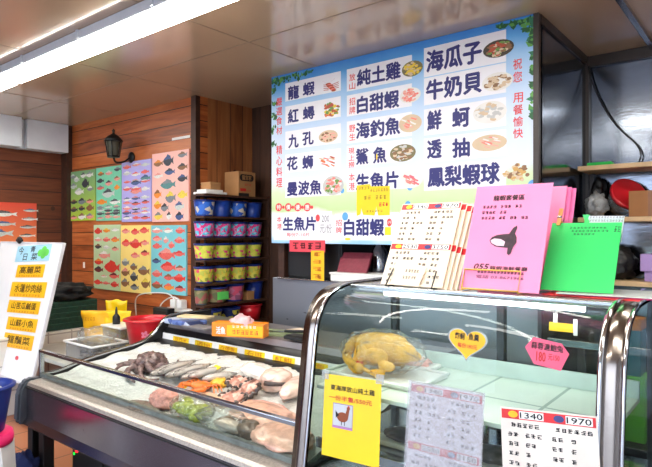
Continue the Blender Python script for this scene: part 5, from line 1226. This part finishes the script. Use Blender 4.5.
# pink menu
fp = lean(-.822, -.564, ZT+.006, 1.72, 1.86, .372); pw, ph = .258, .372
t = thing('pink_menu', 'front pink restaurant menu with a black sunfish drawing', 'menu', fp.o, group='pink menus on the case')
bm = B(); slab(bm, fp, pw, ph, .0015); obj('sheet', bm, PINK, t)
bm = B(); text(bm, fp, '龍蝦套餐區', pw*.26, pw*.67, ph*.845, ph*.9, bold=.035)
for j, (g, n0) in enumerate(((( 4, 8), 11), ((4,), 7), ((4, 7, 10), 13))): scrib(bm, fp, pw*.13, ph*(.77-.055*j), pw*.048*n0, ph*.028, n0, .0012, 0, .16, gap=g)
text(bm, fp, '055', pw*.135, pw*.33, ph*.185, ph*.24, bold=.04, skew=.3); text(bm, fp, '龍蝦海鮮餐廳', pw*.36, pw*.83, ph*.185, ph*.222, bold=.03)
scrib(bm, fp, pw*.2, ph*.152, pw*.6, ph*.02, 14, .0012, 0, .16); text(bm, fp, '電話 03-8671966', pw*.2, pw*.8, ph*.105, ph*.135, bold=.005)
obj('lettering', bm, mat('menu_ink', (60, 18, 36), .6), t)
# sunfish: rounded body, tall top and bottom fins
bm = B(); cu, cv = pw*.47, ph*.46
pts = [(-.20, .0), (-.17, .05), (-.10, .085), (.0, .10), (.08, .105), (.13, .20), (.18, .235), (.19, .2), (.17, .11), (.20, .05), (.21, -.03), (.17, -.10), (.15, -.2), (.12, -.23), (.09, -.2), (.09, -.115), (.0, -.11), (-.1, -.095), (-.17, -.05)]
poly(bm, [fp.p(cu+x*pw*.86, cv+y*pw*.86, .0012) for x, y in pts], 0)
poly(bm, [fp.p(cu+x*pw*.86, cv+y*pw*.86, .0016) for x, y in ((-.185, .0), (-.13, .03), (-.03, .02), (.04, -.02), (.03, -.09), (-.08, -.085), (-.16, -.045))], 1)
disc(bm, fp, cu-.13*pw, cv+.04*pw, .006*pw*2, .006*pw*2, .002, 0, 8)
obj('fish_drawing', bm, [mat('drawing_dark', (58, 34, 46), .6, var=.3, scale=90), mat('drawing_pale', (240, 196, 214), .5)], t)
for k in range(1, 4):
    f2 = F(fp.o+V((.013*k, .10+.007*k, 0)), fp.r, fp.u); bm = B(); slab(bm, f2, pw, ph*(1-.012*k), .0015)
    tag(obj('pink_menu', bm, PINKD if k > 1 else PINK), 'pink menu %s behind the sunfish menu' % ['', 'directly', 'second', 'third'][k], 'menu', 'pink menus on the case')
t = thing('wire_stand', 'yellow wire stand across the foot of the pink menu', 'menu stand', (-.75, 1.71, ZT))
yw = mat('yellow_wire', (232, 182, 80), .4)
q = [fp.p(.012, .004, .006), fp.p(.012, .062, .006), fp.p(.198, .062, .006), fp.p(.198, .004, .006)]
q = [fp.p(.01, .0, .006), fp.p(.01, .066, .006), fp.p(.196, .066, .006), fp.p(.196, .0, .006), fp.p(.01, .0, .006)]
bm = B(); tube(bm, q, .0032, 6); obj('wire_front', bm, yw, t)
bm = B()
for i in (0, 3): tube(bm, [V((q[i].x, q[i].y, ZT+.004)), V((q[i].x, 1.86, ZT+.004)), V((q[i].x, 1.935, ZT+.16))], .003, 6)
obj('wire_foot', bm, yw, t)
# green folder
fg = lean(-.583, -.3735, ZT+.012, 1.78, 1.925, .285); fg.r = V((1, .03, 0)).normalized(); fg.n = fg.r.cross(fg.u).normalized()
gw, gh = .212, .262
t = thing('plastic_folder', 'clear plastic folder with a bright green sheet on the case', 'folder', fg.o)
bm = B(); slab(bm, F(fg.p(.002, .002, -.001), fg.r, fg.u), gw-.006, gh-.02, .001); obj('green_sheet', bm, GREEN, t)
bm = B(); slab(bm, fg, gw, gh, .0006); slab(bm, F(fg.p(0, 0, -.006), fg.r, fg.u), gw, gh-.002, .0006); obj('sleeve', bm, glass('folder_film', (252, 255, 252), .5, .1), t)
bm = B(); fgg = F(fg.p(0, 0, -.0002), fg.r, fg.u)
scrib(bm, fgg, gw*.27, gh*.845, gw*.52, gh*.026, 10, .0, 0, .13); scrib(bm, fgg, gw*.30, gh*.80, gw*.52, gh*.026, 10, .0, 0, .13); scrib(bm, fgg, gw*.34, gh*.755, gw*.3, gh*.026, 6, .0, 0, .13); scrib(bm, fgg, gw*.88, gh*.79, gw*.1, gh*.09, 2, .0, 0, .1)
obj('lettering', bm, mat('dark_green_ink', (20, 110, 60), .6), t)
# note pages in a green cover behind
f2 = F(fg.p(gw*.47, gh*.72, -.022), fg.r-fg.u*.02, fg.u); t = thing('notebook', 'open ruled notepad with a green spine behind the green folder', 'notebook', f2.o)
bm = B(); slab(bm, f2, .108, gh*.36, .004); obj('pages', bm, mat('page_blue', (214, 222, 236), .5), t)
bm = B(); prism(bm, [f2.p(-.014, gh*0.370, .002), f2.p(.006, gh*0.375, .002), f2.p(.004, gh*0.320, .002), f2.p(.01, gh*0.280, .002), f2.p(0, 0, .002), f2.p(-.004, 0, .002), f2.p(-.006, gh*0.300, .002)], f2.n*-.008); obj('spine', bm, GREEN, t)
bm = B(); scrib(bm, f2, .008, gh*.32, .10, .008, 12); scrib(bm, f2, .008, gh*.275, .10, .008, 12); obj('handwriting', bm, GREYI, t)
bm = B(); box(bm, (f2.o.x+.0, f2.o.y-.004, ZT+.001), (f2.o.x+.02, f2.o.y+.03, f2.o.z+.004), .002); obj('prop', bm, WPLAS, t)
# clothes peg
pc = fg.p(gw*.115, gh*.99, .0)
t = thing('clothes_peg', 'wooden clothes peg clipped on the green folder', 'clothes peg', pc)
for s in (-1, 1):
    bm = B(); e0 = fg.n*(.004*s); e1 = fg.n*(.012*s)
    prism(bm, [pc+e0-fg.u*.028-fg.r*.006, pc+e0-fg.u*.028+fg.r*.006, pc+e1+fg.u*.03+fg.r*.009, pc+e1+fg.u*.03-fg.r*.003], fg.n*(.005*s)); obj('jaw', bm, mat('peg_wood', (214, 160, 88), .5), t)
bm = B(); tube(bm, [pc+fg.n*.012-fg.r*.007, pc+fg.n*.012+fg.r*.008], .004, 8); tube(bm, [pc-fg.n*.012-fg.r*.007, pc-fg.n*.012+fg.r*.008], .004, 8); tube(bm, [pc-fg.n*.012+fg.r*.0, pc+fg.n*.012+fg.r*.0], .003, 6); obj('spring', bm, STEEL, t)
# sheets lying on the right end of the top
for k, (m, x0, x1, y0, y1, lab) in enumerate(((REDP, -.56, -.28, 1.745, 1.95, 'red sheet lying lowest on the right of the case top'), (mat('magenta_paper', (196, 50, 120), .4), -.50, -.24, 1.76, 1.98, 'magenta sheet lying on the red sheet'), (mat('clear_cover', (190, 200, 196), .25), -.53, -.27, 1.75, 1.97, 'pale film cover topmost on the flat sheets'))):
    bm = B(); M = Matrix.Translation(((x0+x1)/2, (y0+y1)/2, ZT+.0005+.0035*k)) @ Matrix.Rotation(.08*(k-1), 4, 'Z'); box(bm, (-(x1-x0)/2, -(y1-y0)/2, 0), ((x1-x0)/2, (y1-y0)/2, .0028), .0008, 0, M); tag(obj('flat_sheet', bm, m), lab, 'paper sheet', 'sheets lying on the case top')

# ------------------------------------------------------------------ serving opening below the banner
bm = B(); box(bm, (BX0+.065, 3.10, 1.1285), (-2.36, 3.5, 1.398), .006); t_ = None
t = thing('black_cabinet', 'black cabinet standing in the opening under the banner', 'cabinet', (-2.6, 3.3, 1.125)); obj('cabinet_body', bm, BLACKF, t)
bm = B(); box(bm, (-2.62, 3.092, 1.14), (-2.375, 3.10, 1.385), .003); box(bm, (-2.86, 3.092, 1.14), (-2.63, 3.10, 1.385), .003); obj('door', bm, BLACK, t)
bm = B(); box(bm, (BX0+.06, 2.985, 1.118), (BX1, 3.56, 1.128), .002); struct('trim_7', bm, STEEL, 'steel sill of the serving opening')
def front_paper(name, label, quadpx, y, m, cat, ink, lines, rows, ang=0):
    a = PY(quadpx[0], quadpx[3], y); b = PY(quadpx[2], quadpx[3], y); c = PY(quadpx[0], quadpx[1], y); fr = F(a, (1, 0, ang), (-ang, 0, 1)); w = b.x-a.x; h = c.z-a.z
    t = thing(name, label, cat, fr.o); bm = B(); slab(bm, fr, w, h, .0015); obj('paper', bm, m, t)
    bm = B()
    for j in range(rows): scrib(bm, fr, w*.08, h*((rows-1-j)/rows+.2/rows), w*.84, h*.6/rows, lines, .0012, 0, .12)
    obj('lettering', bm, ink, t); return t
front_paper('red_notice', 'red notice with black writing hanging below the banner', (289.5, 240, 325, 251.5), 2.985, mat('coral_paper', (226, 70, 84), .5, var=.08), 'notice', mat('dark_red_ink', (90, 14, 24), .6), 4, 1)
front_paper('yellow_notice', 'narrow yellow paper strip hanging under the red notice', (311, 250.5, 324, 280), 2.9837, YELO, 'notice', ORI, 1, 4)
# maroon box on a white crate
a = PY(327, 283, 2.95); b = PY(383, 283, 2.95)
t = thing('white_tray', 'long white tray on the serving sill', 'tray', (a.x, 2.95, 1.13))
bm = B(); box(bm, (a.x, 2.985, 1.129), (b.x+.15, 3.16, 1.185), .006); obj('tray_body', bm, WPLAS, t)
bm = B(); box(bm, (a.x-.006, 2.979, 1.175), (b.x+.156, 3.166, 1.188), .003); obj('rim', bm, WPLAS, t)
a = PY(337, 271, 3.03); b = PY(366, 271, 3.03)
bm = B(); M = Matrix.Translation(((a.x+b.x)/2, 3.08, 1.189)); w = (b.x-a.x)
prism(bm, [M @ V((-w/2, -.05, 0)), M @ V((w/2, -.05, 0)), M @ V((w/2-.02, .045, .13)), M @ V((-w/2-.03, .045, .13))], (0, .02, 0)); tag(obj('maroon_folder', bm, mat('maroon_cover', (132, 52, 66), .5, var=.12, scale=40, bump=.3)), 'maroon menu folder leaning on the white tray', 'folder')
t = thing('blue_carton', 'blue carton with a white band behind the set menus', 'box', (-1.35, 3.2, 1.128))
bm = B(); box(bm, (-1.47, 3.10, 1.129), (-1.1, 3.3, 1.36), .004); obj('carton_body', bm, mat('blue_carton', (70, 130, 205), .4), t)
bm = B(); box(bm, (-1.471, 3.098, 1.22), (-1.099, 3.30, 1.25)); obj('white_band', bm, WPAPER, t)
bm = B(); lathe(bm, [(.05, 0), (.055, .01), (.055, .2), (.03, .235), (.03, .25)], (-2.15, 3.25, 1.129), 18); tag(obj('steel_canister', bm, STEEL), 'steel canister behind the maroon folder', 'canister')

# ------------------------------------------------------------------ kitchen shelves at right
KS = [1.862, 1.548, 1.17]
t = thing('kitchen_shelf', 'pale wood kitchen shelves on the steel wall', 'shelf', (.1, 3.8, 1.1))
for z in KS:
    bm = B(); box(bm, (BX1+.022, 3.66, z-.028), (1.0, 3.968, z), .003); obj('board', bm, LTWOOD, t)
for x in (BX1+.03, .9):
    bm = B(); box(bm, (x, 3.9, 1.0), (x+.03, 3.968, 1.835), .003); obj('upright', bm, DARKM, t)
# red rimmed tub tilted on the middle shelf
p = PY(622, 181, 3.78)
t = thing('plastic_tub', 'white plastic tub with a red lid lying tilted on the shelf', 'tub', (p.x, 3.8, KS[1]))
M = Matrix.Translation((p.x+.0, 3.84, KS[1]+.115)) @ Matrix.Rotation(.7, 4, 'Z') @ Matrix.Rotation(1.05, 4, 'X') @ Matrix.Scale(.84, 4) @ Matrix.Translation((0, 0, -.10))
bm = B(); lathe(bm, [(.09, 0), (.115, .15)], (0, 0, 0), 26, 0, M); obj('tub_body', bm, FROST, t)
bm = B(); lathe(bm, [(.1, .15), (.128, .15), (.128, .175), (.118, .18), (.11, .17), (.002, .168)], (0, 0, 0), 28, 0, M); obj('lid', bm, RED, t)
bm = B(); lump(bm, (-.885, 3.77, KS[1]+.075), (.06, .07, .075), .35, 3, 4, 4, .85); tag(obj('plastic_bag', bm, mat('clear_grey_bag', (150, 152, 152), .3, var=.35, scale=16)), 'crumpled grey plastic bag left of the red lidded tub', 'plastic bag')
bm = B(); lump(bm, (-.90, 3.9, KS[1]+.13), (.05, .045, .13), .25, 3, 6, 4, .9); tag(obj('black_bag', bm, BLACK), 'black bag at the steel panel end of the middle shelf', 'bag')
a = PY(629, 217, 3.68); 
t = thing('shelf_carton', 'brown cardboard box on the middle kitchen shelf', 'box', (a.x+.1, 3.78, KS[1]))
bm = B(); box(bm, (a.x, 3.67, KS[1]+.001), (a.x+.24, 3.76, KS[1]+.15), .003); obj('carton_body', bm, mat('shelf_card', (158, 104, 58), .7, var=.1), t)
bm = B(); box(bm, (a.x+.1, 3.669, KS[1]+.001), (a.x+.15, 3.6695, KS[1]+.15)); obj('tape', bm, mat('brown_tape', (136, 88, 48), .35), t)
bm = B(); box(bm, (BX1+.06, 3.72, KS[0]+.001), (BX1+.2, 3.8, KS[0]+.025), .006); tag(obj('green_sponge', bm, mat('sponge_green', (40, 190, 80), .8)), 'green sponge at the left end of the top kitchen shelf', 'sponge')
bm = B(); lump(bm, (-.79, 3.8, KS[2]+.1), (.12, .11, .11), .25, 3, 9, 4, .9); tag(obj('black_bag', bm, BLACK), 'black bag slumped on the lowest kitchen shelf', 'bag')
a = PY(640, 265, 3.7); bm = B(); box(bm, (a.x, 3.7, KS[2]+.06), (a.x+.2, 3.88, KS[2]+.16), .004); box(bm, (a.x+.02, 3.72, KS[2]+.001), (a.x+.18, 3.86, KS[2]+.06)); tag(obj('lilac_carton', bm, mat('lilac_card', (170, 140, 196), .5)), 'lilac carton at the right of the lowest kitchen shelf', 'box')
for k, (x, m, lab) in enumerate(((-.55, mat('amber_bottle', (120, 70, 30), .2), 'brown sauce bottle on the lowest kitchen shelf'), (-.45, WPLAS, 'white seasoning bottle next to the brown sauce bottle'))):
    bm = B(); lathe(bm, [(.03, 0), (.034, .006), (.034, .13), (.014, .165), (.014, .19), (.016, .19), (.016, .21), (.002, .212)], (x, 3.78, KS[2]+.001), 16); tag(obj('sauce_bottle', bm, m), lab, 'bottle')
# hanging cable on the kitchen wall
pts = [PY(x, y, 3.93) for x, y in ((588, 66), (593, 84), (601, 102), (612, 120), (624, 133), (636, 144), (641, 155), (637, 166))]
bm = B(); tube(bm, spline(pts, 5), .0055, 6); tag(obj('cable', bm, BLACK), 'black cable trailing down the steel kitchen wall', 'cable')
# kitchen counter behind the case
t = thing('prep_table', 'steel prep table behind the glass case', 'table', (-.2, 3.2, 0))
bm = B(); box(bm, (BX1+.03, 3.05, .86), (1.2, 3.62, .90), .004); obj('tabletop', bm, STEEL, t)
for x in (BX1+.07, 1.14):
    for y in (3.1, 3.57):
        bm = B(); box(bm, (x-.02, y-.02, 0), (x+.02, y+.02, .86), .002); obj('leg', bm, STEEL, t)
bm = B(); box(bm, (BX1+.05, 3.1, .3), (1.15, 3.57, .32), .003); obj('undershelf', bm, STEEL, t)

# ------------------------------------------------------------------ world: daylight through the open front
W = bpy.data.worlds.new('World'); S.world = W; W.use_nodes = True
bg = W.node_tree.nodes['Background']; bg.inputs[0].default_value = lin((214, 228, 250))+(1,); bg.inputs[1].default_value = 4.0
S.view_settings.view_transform = 'Standard'; S.view_settings.look = 'None'; S.view_settings.gamma = 1; S.view_settings.exposure = 0.45
S.view_settings.use_curve_mapping = False
S.cycles.max_bounces = 10; S.cycles.transparent_max_bounces = 24; S.cycles.use_denoising = True
S.cycles.sample_clamp_indirect = 6
